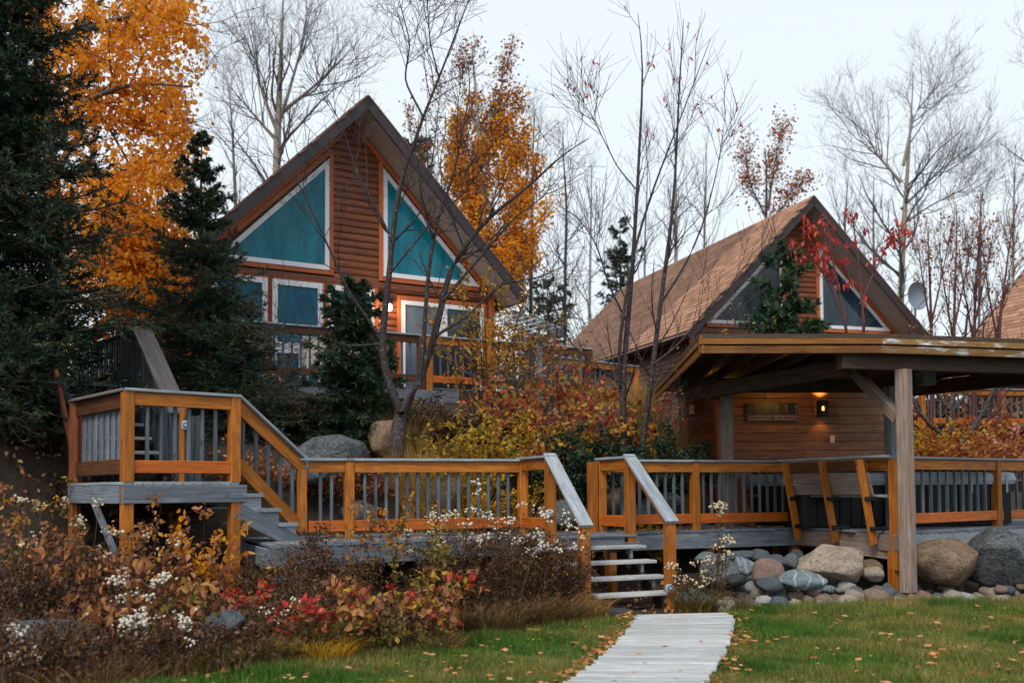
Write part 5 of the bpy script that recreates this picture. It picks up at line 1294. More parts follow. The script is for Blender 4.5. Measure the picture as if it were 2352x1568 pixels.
crown_tree('bare_tree', 'slender twin stemmed bare tree with a few red leaves at its highest twigs', 'tree', g6, stems6,
  [dict(count=14, t0=.24, t1=.98, length=1.45, k=9, ang=(22, 52), wob=.08, up=.45, rr=.40, rmin=.0048, lenfall=.6),
   dict(count=5, t0=.15, t1=.97, length=.8, k=6, ang=(25, 50), wob=.09, up=.3, rr=.5, rmin=.0036, lenfall=.4)],
  'cherry_bark', [dict(mat='leaves_red', size=.085, count=4, level=1, t0=.97, aspect=.32, droop=2.2, jit=.02, filt=lambda p, r: (p[:, 2] > 6.6) & (r.uniform(size=len(p)) < .65)),
   dict(mat='leaves_yellow', size=.06, count=1, level=2, t0=.6, aspect=.5, droop=.6, jit=.03, filt=lambda p, r: (p[:, 2] < 4.0) & (p[:, 0] > 2.2) & (r.uniform(size=len(p)) < .5))], seed=22, mainseg=20)

def bg_bare(x, yb, yt, Y, lab, r0=.12, seed=1, lean=0, bark_='grey_bark', spread=1.0, cnt=16, forks=(), up=.5, tw=(6, 4), leaf=None, ang=(28, 58), group='bare trees behind the cabins'):
    rr = random.Random(seed); b = PG(x, Y); pts = [b] + [P(x + lean * k / 5 + rr.uniform(-6, 6), yb + (yt - yb) * k / 5, Y + rr.uniform(-.3, .3)) for k in range(1, 6)]
    if b.z > pts[1].z: pts = pts[1:]
    H = (pts[-1] - pts[0]).length
    st = [(pts, r0, .012)]
    for (x0, y0, x1, y1, x2, y2, rf) in forks: st.append((Pj([(x0, y0), (x1, y1), (x2, y2)], Y, 0, seed, .3), rf, .01))
    rm = .0036 * Y / 30
    return crown_tree('bare_tree', lab, 'tree', b, st,
      [dict(count=cnt, t0=.25, t1=.97, length=H * .36 * spread, k=9, ang=ang, wob=.13, up=up, rr=.5, rmin=rm * 1.5, lenfall=.55),
       dict(count=tw[0], t0=.15, t1=.97, length=H * .15 * spread, k=6, ang=(28, 60), wob=.16, up=up * .8, rr=.55, rmin=rm * 1.1, lenfall=.4),
       dict(count=tw[1], t0=.15, t1=.97, length=H * .065 * spread, k=4, ang=(25, 60), wob=.16, up=.3, rr=.6, rmin=rm, lenfall=.3)],
      bark_, leaf, group, seed, twig_bark='twig_grey')
bg_bare(636, 420, -40, 30, 'tall pale trunked bare tree directly behind the large cabin roof, left of its peak', .14, 31, 20, 'pale_bark', .80, 15, [(636, 300, 600, 210, 575, 80, .07), (645, 260, 720, 200, 800, 120, .07), (640, 330, 580, 260, 520, 190, .05), (640, 290, 690, 120, 720, 0, .06)], .5, (6, 4))
bg_bare(2066, 640, 165, 38, 'big bare tree with brown trunk beyond the second cabin, at right', .13, 33, 30, 'pale_bark', .85, 15, [(2070, 420, 2010, 350, 1985, 290, .07), (2075, 380, 2100, 260, 2160, 190, .07), (2070, 480, 2150, 400, 2230, 330, .06), (2065, 520, 2140, 470, 2240, 420, .05)], .55, (7, 5))
bg_bare(2385, 620, 60, 34, 'bare branches reaching in from beyond the right edge of the photo', .10, 34, -10, 'grey_bark', .5, 12, [], .5, (5, 3))
bg_bare(1218, 640, 250, 33, 'thin bare tree just right of the golden tree between the cabins', .07, 35, 8, 'dark_bark', .6, 16, [], .6, (6, 4))
bg_bare(1300, 660, 290, 36, 'straggly bare tree with dark trunk in the gap between the cabins', .07, 36, -4, 'dark_bark', .7, 14, [], .6, (6, 4))
bg_bare(1352, 680, 380, 44, 'pale thin bare birch in the gap left of the tan shingle roof', .07, 37, 6, 'pale_bark', .8, 14, [], .6, (5, 4))
bg_bare(1552, 640, 215, 42, 'tall pale bare birch behind the twin stemmed tree', .09, 38, -4, 'pale_bark', .55, 18, [], .6, (6, 4))
bg_bare(1620, 560, 330, 50, 'fine twigged bare tree behind the ridge of the tan shingle roof', .07, 39, 6, 'grey_bark', .8, 14, [], .6, (5, 4))
bg_bare(1940, 560, 395, 52, 'low distant bare tree just right of the second cabin peak', .07, 40, 6, 'grey_bark', .9, 14, [], .6, (5, 4))
bg_bare(2010, 600, 400, 50, 'low distant bare tree left of the big brown trunked one', .07, 41, -6, 'grey_bark', 1.0, 14, [], .6, (5, 4))
bg_bare(545, 500, 200, 34, 'thin bare tree between the medium spruce and the large cabin roof', .07, 42, -20, 'grey_bark', .8, 14, [], .5, (6, 4))
bg_bare(1485, 620, 300, 52, 'faint bare tree seen between the stems of the twin stemmed tree', .06, 43, 4, 'grey_bark', .8, 14, [], .6, (5, 4))
bg_bare(2250, 640, 440, 48, 'distant bare tree behind the reddish thicket at right', .07, 44, 6, 'grey_bark', 1.0, 14, [], .6, (5, 4))
bg_bare(2330, 560, 330, 50, 'distant pale bare tree above the far right roof', .07, 45, 6, 'pale_bark', .9, 12, [], .6, (5, 3))

# orange tree, upper left
Yo = 17.5
bo = PG(128, Yo)
so = [([bo] + [P(*q) for q in ((130, 800, Yo), (132, 500, Yo), (100, 250, Yo), (95, 50, Yo), (90, -150, Yo))], .17, .08),
 ([P(*q) for q in ((110, 330, Yo), (170, 250, Yo - .3), (250, 205, Yo - .5), (330, 190, Yo - .7), (440, 200, Yo - .8))], .07, .012),
 ([P(*q) for q in ((125, 430, Yo), (160, 320, Yo), (235, 258, Yo + .3), (330, 300, Yo + .3), (430, 350, Yo + .3))], .06, .012),
 ([P(*q) for q in ((100, 200, Yo), (160, 80, Yo), (250, -20, Yo), (340, -80, Yo))], .07, .02),
 ([P(*q) for q in ((100, 150, Yo), (200, 60, Yo - .4), (320, 30, Yo - .4), (450, 60, Yo - .5))], .06, .012),
 ([P(*q) for q in ((130, 560, Yo), (200, 470, Yo - .3), (280, 440, Yo - .4), (360, 520, Yo - .4), (400, 620, Yo - .3))], .05, .01),
 ([P(*q) for q in ((130, 650, Yo), (210, 580, Yo + .3), (290, 600, Yo + .3), (340, 690, Yo + .2))], .04, .01),
 ([P(*q) for q in ((100, 100, Yo), (60, 0, Yo), (40, -80, Yo), (20, -200, Yo))], .06, .01),
 ([P(*q) for q in ((130, 720, Yo), (190, 650, Yo + .2), (250, 600, Yo + .3), (300, 640, Yo + .3), (330, 700, Yo + .3))], .04, .01),
 ([P(*q) for q in ((180, 560, Yo), (230, 540, Yo - .2), (290, 520, Yo - .2), (350, 560, Yo - .2), (390, 640, Yo - .2))], .035, .01),
 ([P(*q) for q in ((200, 620, Yo), (240, 640, Yo - .2), (290, 670, Yo - .2), (340, 690, Yo - .2))], .03, .01),
 ([P(*q) for q in ((230, 260, Yo + .3), (300, 380, Yo + .2), (340, 480, Yo + .1), (300, 560, Yo))], .025, .008)]
crown_tree('maple_tree', 'large tree with dense bright orange leaves at upper left', 'tree', bo, so,
  [dict(count=15, t0=.15, t1=.98, length=1.9, k=9, ang=(30, 75), wob=.16, up=.05, rr=.45, rmin=.008, lenfall=.3),
   dict(count=8, t0=.10, t1=.98, length=.85, k=5, ang=(30, 65), wob=.15, up=-.05, rr=.5, rmin=.005, lenfall=.2)],
  'grey_bark', [dict(mat='leaves_orange', size=.085, count=22, level=2, t0=.1, aspect=.85, droop=.6, jit=.07, filt=lambda p, r: (p[:, 0] / p[:, 1] < -.318 + .012 * np.sin(p[:, 2] * 7))),
   dict(mat='leaves_orange', size=.085, count=22, level=1, t0=.2, aspect=.85, droop=.6, jit=.16, filt=lambda p, r: (p[:, 0] / p[:, 1] < -.318))], seed=51, twig_bark='dark_bark')
# golden tree between the cabins
Yg = 29
bgd = PG(1125, Yg)
sg_ = [([bgd] + [P(*q) for q in ((1120, 700, Yg), (1112, 500, Yg), (1100, 300, Yg), (1088, 140, Yg), (1082, 95, Yg))], .11, .01)]
sg_ += [([P(*q) for q in ((1118, y0, Yg), (1118 + dx * .6, y0 - 70, Yg + .2), (1118 + dx, y0 - 160, Yg + .3))], .04, .008) for y0, dx in ((640, 95), (600, -50), (560, 110), (520, -75), (480, 85), (440, -80), (380, 70), (330, -60), (660, 120), (720, 100), (650, -20), (760, 60), (400, 20), (300, 45))]
def thin_top(p, r):   # upper part has lost most of its leaves
    return r.uniform(size=len(p)) < np.where(p[:, 2] > 12.4, .12, np.where(p[:, 2] > 11.4, .5, 1.0))
crown_tree('birch_tree', 'tall golden yellow birch with rusty half bare top between the two cabins', 'tree', bgd, sg_,
  [dict(count=10, t0=.12, t1=.98, length=1.0, k=7, ang=(18, 45), wob=.10, up=.5, rr=.5, rmin=.010, lenfall=.35),
   dict(count=8, t0=.1, t1=.98, length=.5, k=5, ang=(25, 55), wob=.12, up=.3, rr=.5, rmin=.006, lenfall=.3)],
  'pale_bark', [dict(mat='leaves_gold', size=.11, count=20, level=2, t0=.1, aspect=.8, droop=.4, jit=.16, filt=lambda p, r: (p[:, 2] < 13.2) & thin_top(p, r)),
   dict(mat='leaves_rust', size=.085, count=7, level=2, t0=.1, aspect=.8, droop=.4, jit=.12, filt=lambda p, r: p[:, 2] > 10.9)], seed=52, twig_bark='dark_bark')
crown_tree('rowan_tree', 'sparse rust coloured small tree just right of the large cabin roof slope', 'tree', PG(985, 30), [([PG(985, 30)] + [P(985 + 8 * math.sin(k), 640 - 75 * k, 30) for k in range(6)], .06, .01), (Pj([(990, 450), (950, 350), (935, 250)], 30), .03, .01), (Pj([(985, 420), (1000, 320), (1010, 220)], 30), .03, .01)],
  [dict(count=12, t0=.2, t1=.98, length=1.1, k=7, ang=(25, 50), wob=.12, up=.5, rr=.5, rmin=.009, lenfall=.3), dict(count=5, t0=.1, t1=.98, length=.5, k=4, ang=(25, 55), wob=.12, up=.3, rr=.5, rmin=.006)],
  'dark_bark', dict(mat='leaves_rust', size=.085, count=3, level=2, aspect=.8, jit=.09), seed=53)
Yr = 44
crown_tree('oak_tree', 'rust brown leaved tree standing behind the tan shingle roof', 'tree', PG(1765, Yr), [([PG(1765, Yr)] + [P(1760 + 6 * math.sin(k * 2), 640 - 60 * k, Yr) for k in range(6)], .12, .02), (Pj([(1765, 480), (1775, 400), (1792, 300)], Yr), .06, .012), (Pj([(1760, 500), (1725, 430), (1712, 350)], Yr), .05, .012), (Pj([(1765, 520), (1800, 470), (1840, 430)], Yr), .04, .01)],
  [dict(count=16, t0=.2, t1=.98, length=1.5, k=7, ang=(15, 42), wob=.10, up=.6, rr=.5, rmin=.010, lenfall=.4), dict(count=7, t0=.1, t1=.98, length=.8, k=4, ang=(25, 50), wob=.12, up=.3, rr=.5, rmin=.008)],
  'dark_bark', dict(mat='leaves_rust', size=.12, count=5, level=2, aspect=.8, jit=.22), seed=54)
# ------------------------------------------------------------------ shrubs and wild flowers
def shrub(name, label, cat, base, h, w_, stems=14, tw=8, leaf=(), stem_mat='stem_dark', seed=1, spread=.6, tip=None, twl=.3, wob=.10, group=None, up=.5, r0=.006, tw2=0, depth=.8, rmin=.0016):
    """many stems from one root; leaves on side twigs; optional flower heads at the tips"""
    rng = np.random.default_rng(seed); t = thing(name, label, cat, base, group); b = np.array(base, float)
    az = rng.uniform(0, 2 * np.pi, stems); rad = np.sqrt(rng.uniform(0, 1, stems)); k = 9; tt = np.linspace(0, 1, k)
    H = h * rng.uniform(.55, 1.05, stems) * (1 - .25 * rad)
    P_ = np.zeros((stems, k, 3)); rx = np.cos(az) * rad; ry = np.sin(az) * rad * depth
    P_[..., 0] = b[0] + (rx * w_ * .18)[:, None] + (rx * w_ * .5 * spread * 1.6)[:, None] * tt[None] ** 1.4
    P_[..., 1] = b[1] + (ry * w_ * .18)[:, None] + (ry * w_ * .5 * spread * 1.6)[:, None] * tt[None] ** 1.4
    P_[..., 2] = b[2] - .03 + H[:, None] * (tt[None] - .12 * rad[:, None] * tt[None] ** 3)
    P_[:, 1:] += np.cumsum(rng.normal(scale=wob * h / k * .5, size=(stems, k - 1, 3)), 1)
    R_ = np.full((stems, k), r0) * np.linspace(1, .35, k)[None]; A = Acc(); A.add(*tubes(P_, R_, 4))
    P2, R2 = sprout(rng, P_, R_, tw, .25, 1.0, twl, 5, ang=(30, 65), wob=.16, up=up, rr=.6, rmin=rmin, lenfall=.3); A.add(*tubes(P2, R2, 3))
    last = P2
    if tw2: P3, R3 = sprout(rng, P2, R2, tw2, .3, 1, twl * .5, 4, ang=(30, 65), wob=.2, up=up, rr=.7, rmin=rmin); A.add(*tubes(P3, R3, 3)); last = P3
    o = A.out('stems', stem_mat, t); tag(o, kind='stuff')
    for (mat, size, cnt, t0, extra) in leaf:
        pts = along(rng, last, cnt, t0)
        if 'z0' in extra: pts = pts[pts[:, 2] > b[2] + h * extra['z0']]
        if 'z1' in extra: pts = pts[pts[:, 2] < b[2] + h * extra['z1']]
        if 'keep' in extra: pts = pts[rng.uniform(size=len(pts)) < extra['keep']]
        if b[1] < 12: size = size * .84
        if size >= .05 and 'asp' not in extra and b[1] < 12: pts = np.repeat(pts[rng.uniform(size=len(pts)) < .52], 3, 0)
        v, f = leaves_at(rng, pts, size, extra.get('asp', .6), extra.get('droop', .5), extra.get('jit', .02), oval=size >= .065); o = raw('leaves', v, f, mat, t); tag(o, kind='stuff')
    if tip:
        mat, size, per, frac = tip; vi, fi = ICO[1]; ends = np.concatenate([P_[:, -1], P2[:, -1][P2[:, -1, 2] > b[2] + h * frac]])
        C = (ends[:, None] + rng.normal(scale=size * 2.0, size=(len(ends), per, 3)) * np.array([1, 1, .7])).reshape(-1, 3); m = len(C)
        sz = size * rng.uniform(.5, 1.15, m); V = (vi[None] * sz[:, None, None] * rng.uniform(.75, 1.2, (m, len(vi), 1)) + C[:, None]).reshape(-1, 3)
        Ff = ((np.arange(m) * len(vi))[:, None, None] + fi[None]).reshape(-1, 3); o = raw('flower_heads', V, Ff, mat, t); tag(o, kind='stuff')
    return t
def hgt(x, ytop, Y, b): return P(x, ytop, Y).z - b.z
def SH(name, label, cat, x, ytop, Y, wpx, **kw):
    b = PG(x, Y); return shrub(name, label, cat, b, hgt(x, ytop, Y, b) * (1.32 if 9.75 < Y < 11.0 and x > 560 else 1.14 if Y < 12 else 1.0), wpx * Y / F, **kw)
OR = [('leaves_coral', .066, 3, .3, {}), ('leaves_orange', .066, 1, .4, dict(keep=.45))]
CO = [('leaves_coral', .085, 4, .3, {})]
OL = [('leaves_olive', .07, 3, .2, {})]
FLL = [('leaves_brown', .045, 5, .1, dict(z1=.85))]
# left foreground bed
SH('shrub', 'orange and red leaved bush at the far left edge below the big spruce', 'shrub', 62, 1085, 9.7, 300, stems=16, tw=8, leaf=OR + [('leaves_olive', .06, 2, .2, {})], seed=101)
SH('shrub', 'dull maroon leaved bush low at the far left corner of the bed', 'shrub', 215, 1190, 8.6, 200, stems=12, tw=7, leaf=[('leaves_coral', .09, 3, .3, dict(droop=1.5)), ('leaves_brown', .06, 3, .2, {})], seed=102)
SH('shrub', 'orange leaved bush directly in front of the left landing post', 'shrub', 335, 1165, 9.3, 240, stems=14, tw=7, leaf=OR + [('leaves_brown', .05, 3, .2, {})], seed=103)
SH('shrub', 'amber leaved raspberry bush under the right end of the landing', 'shrub', 470, 1168, 9.6, 230, stems=14, tw=7, leaf=[('leaves_orange', .08, 2, .3, dict(keep=.8)), ('leaves_coral', .08, 3, .3, {})], seed=104)
SH('shrub', 'rounded brownish rose leaved bush beside the white flowers in the bed', 'shrub', 400, 1320, 8.4, 180, stems=10, tw=7, leaf=[('leaves_coral', .09, 3, .3, dict(droop=1.2)), ('leaves_olive', .07, 2, .3, {})], seed=105)
SH('shrub', 'dark leaved bush with drooping red leaves low at left', 'shrub', 235, 1330, 7.9, 150, stems=9, tw=6, leaf=[('leaves_coral', .09, 3, .3, dict(droop=2)), ('leaves_brown', .05, 3, .2, {})], seed=106)
SH('shrub', 'small pinkish red leaf cluster below the landing stairs', 'shrub', 592, 1312, 9.2, 80, stems=5, tw=5, leaf=[('leaves_red', .085, 2, .5, {}), ('leaves_coral', .08, 2, .3, {})], seed=107)
SH('shrub', 'coral and red leaved sprig beside white flowers, left of the bed middle', 'shrub', 700, 1345, 8.6, 90, stems=6, tw=5, leaf=[('leaves_red', .085, 2, .4, {}), ('leaves_coral', .08, 2, .3, {})], seed=108)
SH('shrub', 'orange sapling leaves standing before the long deck railing', 'shrub', 880, 1118, 10.4, 150, stems=9, tw=6, leaf=[('leaves_coral', .075, 4, .35, dict(z0=.35)), ('leaves_orange', .07, 2, .4, dict(z0=.4)), ('leaves_olive', .06, 3, .2, dict(z1=.7))], seed=109)
SH('shrub', 'bright coral red raspberry bush at the lawn edge in the middle of the bed', 'shrub', 925, 1300, 9.0, 280, stems=14, tw=8, leaf=[('leaves_coral', .095, 3, .35, {}), ('leaves_red', .095, 1, .5, dict(keep=.6)), ('leaves_yellow', .07, 2, .3, dict(keep=.6))], seed=110, spread=.75)
SH('shrub', 'olive green leaved bush left of the coral bush', 'shrub', 985, 1195, 9.9, 200, stems=12, tw=7, leaf=[('leaves_olive', .065, 5, .2, {}), ('leaves_yellow', .06, 1, .3, dict(keep=.5))], seed=111)
SH('shrub', 'green and gold leaved low bush below the coral bush', 'shrub', 850, 1400, 8.7, 240, stems=14, tw=7, leaf=OL + [('leaves_brown', .05, 4, .1, {})], seed=112)
for i, (x, yt, Y, wp_, lab) in enumerate([(760, 1230, 10.3, 190, 'dry dark brown twiggy bush under the left part of the deck'), (650, 1300, 9.8, 170, 'dead brown bush beside the orange deck support'), (560, 1400, 8.9, 180, 'dry purplish brown bush behind the round grey boulder'),
      (1060, 1250, 10.4, 200, 'tall dry brown stalks in front of the deck edge, middle of the bed'), (1190, 1230, 10.7, 190, 'dry brown stalks left of the front steps'), (1290, 1260, 10.9, 110, 'thin dead stalks right against the left handrail post'),
      (130, 1250, 9.4, 220, 'dark brown dead bush behind the maroon one at left'), (330, 1440, 7.9, 240, 'low dead brown bush in the near left of the bed'), (100, 1430, 7.4, 260, 'dark dead brush in the lower left corner'), (480, 1470, 8.1, 160, 'low brown brush before the round grey boulder'), (770, 1320, 9.4, 160, 'dead brown brush between the coral bush and the sprig')]):
    SH('dead_bush', lab, 'bush', x, yt, Y, wp_, stems=30, tw=12, leaf=[('leaves_brown', .036, 3, .1, {}), ('leaves_rust', .030, 1, .1, dict(keep=.35)), ('grass_brown', .06, 1, .1, dict(asp=.25))], stem_mat=('stem_brown' if i % 3 else 'stem_dark'), seed=130 + i, tw2=2, twl=.28, r0=.0045)
for i, (x, yt, Y, wp_, lab) in enumerate([(790, 900, 16.2, 150, 'dark brown bush below the upper deck, left of the small pine'), (860, 905, 16.6, 130, 'dark brown bush below the upper deck, behind the forked tree'), (1000, 915, 15.6, 120, 'dark brown bush below the upper deck, right of the forked tree'),
      (690, 930, 15.6, 150, 'dark brown bush under the lower bushy spruce'), (90, 985, 12.6, 200, 'dark brush on the bank at the far left under the big spruce'), (225, 1110, 12.1, 150, 'dark brush added to stand for the shade behind the landing posts, left one'), (400, 1120, 12.5, 170, 'dark brush added to stand for the shade behind the landing posts, right one'), (1120, 950, 16.4, 170, 'dark brown bush below the patio door, behind the yellow ones')]):  # the two behind the landing posts are added to darken the space below it
    SH('dead_bush', lab, 'bush', x, yt, Y, wp_, stems=26, tw=12, leaf=[('leaves_brown', .06, 5, .1, dict(asp=.6)), ('leaves_olive', .06, 1, .1, dict(keep=.5, asp=.6))], stem_mat='stem_dark', seed=430 + i, tw2=2, twl=.35, r0=.006)
WF = [(100, 1120, 9.6, 110, 6, 'fluff_cream', 'cream wild flowers above the orange bush at the far left'), (205, 1075, 9.9, 110, 7, 'fluff_cream', 'yellowish white wild flowers left of the landing edge board'), (265, 1330, 8.3, 90, 6, 'fluff_white', 'small white wild flower clump left of the larger white one'),
      (345, 1320, 8.3, 120, 9, 'fluff_white', 'larger white wild flower clump below the landing'), (300, 1425, 7.8, 130, 7, 'fluff_white', 'low white wild flowers in the near left bed'), (60, 1450, 7.3, 90, 5, 'fluff_white', 'faint white flowers over the dark boulder in the corner'),
      (325, 1165, 9.2, 200, 8, 'fluff_cream', 'white flowers in front of the orange bush at the landing post'), (655, 1335, 8.8, 70, 6, 'fluff_white', 'white flowers next to the coral sprig'), (430, 1440, 8.0, 160, 7, 'fluff_white', 'scattered white flowers left of the round grey boulder'),
      (1090, 1165, 10.5, 130, 8, 'fluff_white', 'loose white flowers before the long railing'), (1160, 1150, 10.5, 170, 18, 'fluff_white', 'densest fluffy white wild flower cluster before the railing'), (1240, 1170, 10.8, 170, 12, 'fluff_white', 'fluffy white flowers across the left rail posts of the steps'), (1020, 1200, 10.3, 170, 8, 'fluff_cream', 'small cream flowers above the olive bush'),
      (1310, 1220, 10.9, 60, 5, 'fluff_white', 'few white flowers beside the left handrail'), (1640, 1172, 11.4, 80, 12, 'fluff_cream', 'tall creamy plume flower right of the steps'), (1578, 1255, 11.3, 90, 9, 'fluff_cream', 'shorter creamy flower clump beside the right handrail post')]
for i, (x, yt, Y, wp_, n_, mt, lab) in enumerate(WF):
    SH('wildflower', lab, 'flowers', x, yt, Y, wp_, stems=n_, tw=6, leaf=[('leaves_brown', .05, 4, .1, dict(z1=.8, asp=.35, droop=1.2)), ('leaves_olive', .05, 2, .1, dict(z1=.7, asp=.3))], stem_mat='stem_brown', seed=160 + i, tip=(mt, .0165 if Y > 9 else .0155, 9, .80), twl=.13, spread=.55, up=1.0, wob=.05, r0=.0045)
# grasses
def grass_clump(label, x, Y, h, wpx, n_=700, mat='grass_gold', seed=1, lean=.5, name='grass_clump', base=None, bw=.0065):
    if lean > .75: n_ = int(n_ * .55); lean *= 1.25
    if Y > 16: bw = .013; n_ = int(n_ * .6)
    rng = np.random.default_rng(seed); b = PG(x, Y) if base is None else base; w_ = wpx * Y / F
    t = thing(name, label, 'grass', b); k = 5; r_ = np.sqrt(rng.uniform(0, 1, n_)) * w_ / 2; a = rng.uniform(0, 2 * np.pi, n_)
    S = np.stack([b.x + r_ * np.cos(a), b.y + r_ * np.sin(a) * .7], 1); Sz = ground(S[:, 0], S[:, 1]) if base is None else np.full(n_, b.z)
    H = h * rng.uniform(.45, 1.1, n_); la = a + rng.normal(scale=.9, size=n_); ln = H * lean * rng.uniform(.3, 1.3, n_); tt = np.linspace(0, 1, k)
    C = np.zeros((n_, k, 3)); C[..., 0] = S[:, :1] + (np.cos(la) * ln)[:, None] * tt ** 2; C[..., 1] = S[:, 1:] + (np.sin(la) * ln)[:, None] * tt ** 2; C[..., 2] = Sz[:, None] + H[:, None] * (tt - .25 * lean * tt ** 3)
    wd = np.stack([-np.sin(la + rng.normal(scale=1, size=n_)), np.cos(la)], 1); W = np.zeros((n_, k, 3)); W[..., :2] = wd[:, None] * (bw * (1.05 - tt))[None, :, None]
    V = np.stack([C - W, C + W], 2).reshape(-1, 3); i = np.arange(k - 1) * 2; q = np.stack([i, i + 1, i + 3, i + 2], 1); Fq = ((np.arange(n_) * k * 2)[:, None, None] + q[None]).reshape(-1, 4)
    tag(raw('blades', V, Fq, mat, t), kind='stuff'); return t
GC = [(975, 13.9, 1.15, 120, 900, 'grass_gold', 'tall golden grass at the foot of the forked bare tree', .5), (940, 15.2, .9, 90, 500, 'grass_gold', 'golden grass below the thick orange upper deck post', .5), (1050, 14.2, .8, 140, 800, 'leaves_yellow', 'yellow green grass clump right of the forked tree', .6),
      (1540, 17.6, 1.7, 95, 2600, 'grass_gold', 'tall golden grass slope left of the bathhouse', .35), (1495, 19.5, 1.0, 110, 1400, 'grass_gold', 'golden grass bank behind the twin stemmed tree', .35), (1400, 21.5, .6, 140, 1200, 'grass_gold', 'pale golden grass below the orange walkway railing', .4), (1560, 21, 1.0, 80, 900, 'grass_gold', 'farther golden grass beside the bathhouse corner', .35),
      (1110, 9.9, .42, 180, 1600, 'grass_brown', 'tangled straw coloured grass at the lawn edge before the deck', .9), (1230, 10.4, .45, 190, 1800, 'grass_brown', 'brown matted grass left of the lowest step', .9), (1330, 10.75, .35, 110, 800, 'grass_gold', 'short straw grass round the left handrail post', .8), (960, 9.6, .38, 170, 1000, 'grass_brown', 'brown grass behind the coral bush', .9),
      (725, 8.7, .45, 120, 900, 'leaves_olive', 'olive grass tuft right of the round grey boulder', .8), (600, 8.25, .30, 170, 900, 'leaves_olive', 'low olive grass before the round grey boulder', .9), (730, 8.35, .28, 160, 700, 'leaves_yellow', 'yellowing iris like leaves right of the boulder', .9), (450, 7.9, .28, 220, 1200, 'leaves_olive', 'dull green grass along the near edge of the left bed', .8), (200, 7.3, .25, 300, 1500, 'grass_brown', 'brown grass fringe in the lower left corner', .8),
      (345, 8.2, .25, 60, 400, 'grass_gold', 'small straw coloured tuft among the white flowers', 1.0), (1655, 11.5, .28, 120, 500, 'grass_brown', 'thin brown grass among the stones right of the steps', .7), (1590, 11.35, .3, 80, 400, 'leaves_olive', 'green brown grass beside the right handrail post', .7), (1000, 8.75, .25, 120, 500, 'grass_brown', 'wispy dry grass at the bed corner near the lawn', .9)]
for i, (x, Y, h, wp_, n_, mt, lab, ln) in enumerate(GC): grass_clump(lab, x, Y, h, wp_, n_, mt, 200 + i, ln)
# undergrowth filling the bed
def undergrowth():
    rng = np.random.default_rng(77); n = 26000; Y = rng.uniform(7, 13.2, n); X = rng.uniform(-.54, .10, n) * Y; ok = (Y > lawn_far(X) + .05) & (X < .7) & ~((Y - 13.05) * .928 - (X - .136) * .371 > -.3) ; X, Y = X[ok], Y[ok]; n = len(X)
    h = rng.uniform(.05, .30, n); a = rng.uniform(0, 6.28, n); l = rng.uniform(.2, .9, n) * h; Z = ground(X, Y); w_ = rng.uniform(.002, .006, n)
    p = np.stack([X, Y, Z], 1); s = np.stack([np.sin(a) * w_, -np.cos(a) * w_, 0 * a], 1); tp = p + np.stack([np.cos(a) * l, np.sin(a) * l, h], 1)
    v = np.stack([p - s, p + s, tp], 1).reshape(-1, 3); tag(raw('undergrowth', v, (np.arange(n) * 3)[:, None] + np.arange(3)[None], 'grass_brown', None, origin=Vector((0, 0, 0))), 'tangle of dry brown stalks and weeds between the bushes of the bed', 'undergrowth', kind='stuff')
    m = 16000; i = rng.integers(0, n, m); pts = tp[i] * 1.0; v, f = leaves_at(rng, pts, .045, .55, .3, .05); tag(raw('weeds', v, f, 'leaves_brown', None, origin=Vector((0, 0, 0))), 'small brown withered leaves between the bushes of the bed', 'weeds', kind='stuff')
undergrowth()
# bushes behind the decks and on the slope
YL = [('leaves_yellow', .075, 5, .2, {}), ('leaves_olive', .07, 2, .2, {})]
SH('shrub', 'tall yellow leaved willow like bush in front of the patio door', 'shrub', 1120, 560, 18.2, 230, stems=24, tw=10, leaf=[('leaves_gold2', .08, 3, .1, dict(keep=.85))], seed=301, spread=.8, twl=.65, tw2=2, r0=.011, rmin=.004)
SH('shrub', 'yellow bush right of the willow like one, below the pergola', 'shrub', 1195, 690, 17.5, 200, stems=22, tw=10, leaf=[('leaves_gold2', .08, 3, .1, dict(keep=.75)), ('leaves_rust', .08, 2, .2, dict(keep=.6))], seed=302, spread=.8, twl=.5, r0=.009, rmin=.0035)
SH('shrub', 'red and pink leaved bush in front of the orange walkway railing', 'shrub', 1290, 770, 15.9, 300, stems=30, tw=11, leaf=[('leaves_mixed', .10, 3, .2, {}), ('leaves_red', .10, 1, .3, dict(keep=.5)), ('leaves_coral', .095, 2, .2, {})], seed=303, spread=.9, twl=.45, r0=.008, rmin=.003)
SH('shrub', 'mixed red and yellow bush above the dark juniper', 'shrub', 1330, 875, 15.2, 300, stems=28, tw=10, leaf=[('leaves_mixed', .085, 4, .1, {}), ('leaves_coral', .085, 2, .1, {}), ('leaves_yellow', .08, 2, .2, {})], seed=304, spread=.9, twl=.4)
SH('shrub', 'yellow green bush in the middle of the slope behind the deck', 'shrub', 1150, 925, 14.8, 260, stems=26, tw=10, leaf=YL, seed=305, spread=.9, twl=.35)
SH('shrub', 'olive yellow bush left of the juniper behind the long railing', 'shrub', 1250, 960, 14.4, 200, stems=22, tw=10, leaf=YL, seed=306, spread=.9, twl=.3)
SH('shrub', 'olive bush between the golden grass and the yellow green one', 'shrub', 1070, 985, 14.3, 180, stems=20, tw=10, leaf=OL + [('leaves_yellow', .07, 2, .2, {})], seed=307, spread=.9, twl=.3)
SH('shrub', 'yellow orange low bush seen through the right half of the long railing', 'shrub', 1085, 1085, 13.9, 260, stems=26, tw=12, leaf=[('leaves_yellow', .05, 6, .1, {}), ('leaves_orange', .05, 2, .1, {})], seed=308, spread=.9, twl=.28)
SH('shrub', 'amber low bush seen through the balusters nearest the steps', 'shrub', 1220, 1090, 14.0, 180, stems=20, tw=10, leaf=[('leaves_yellow', .05, 5, .1, {}), ('leaves_coral', .05, 2, .1, {})], seed=309, spread=.9, twl=.28)
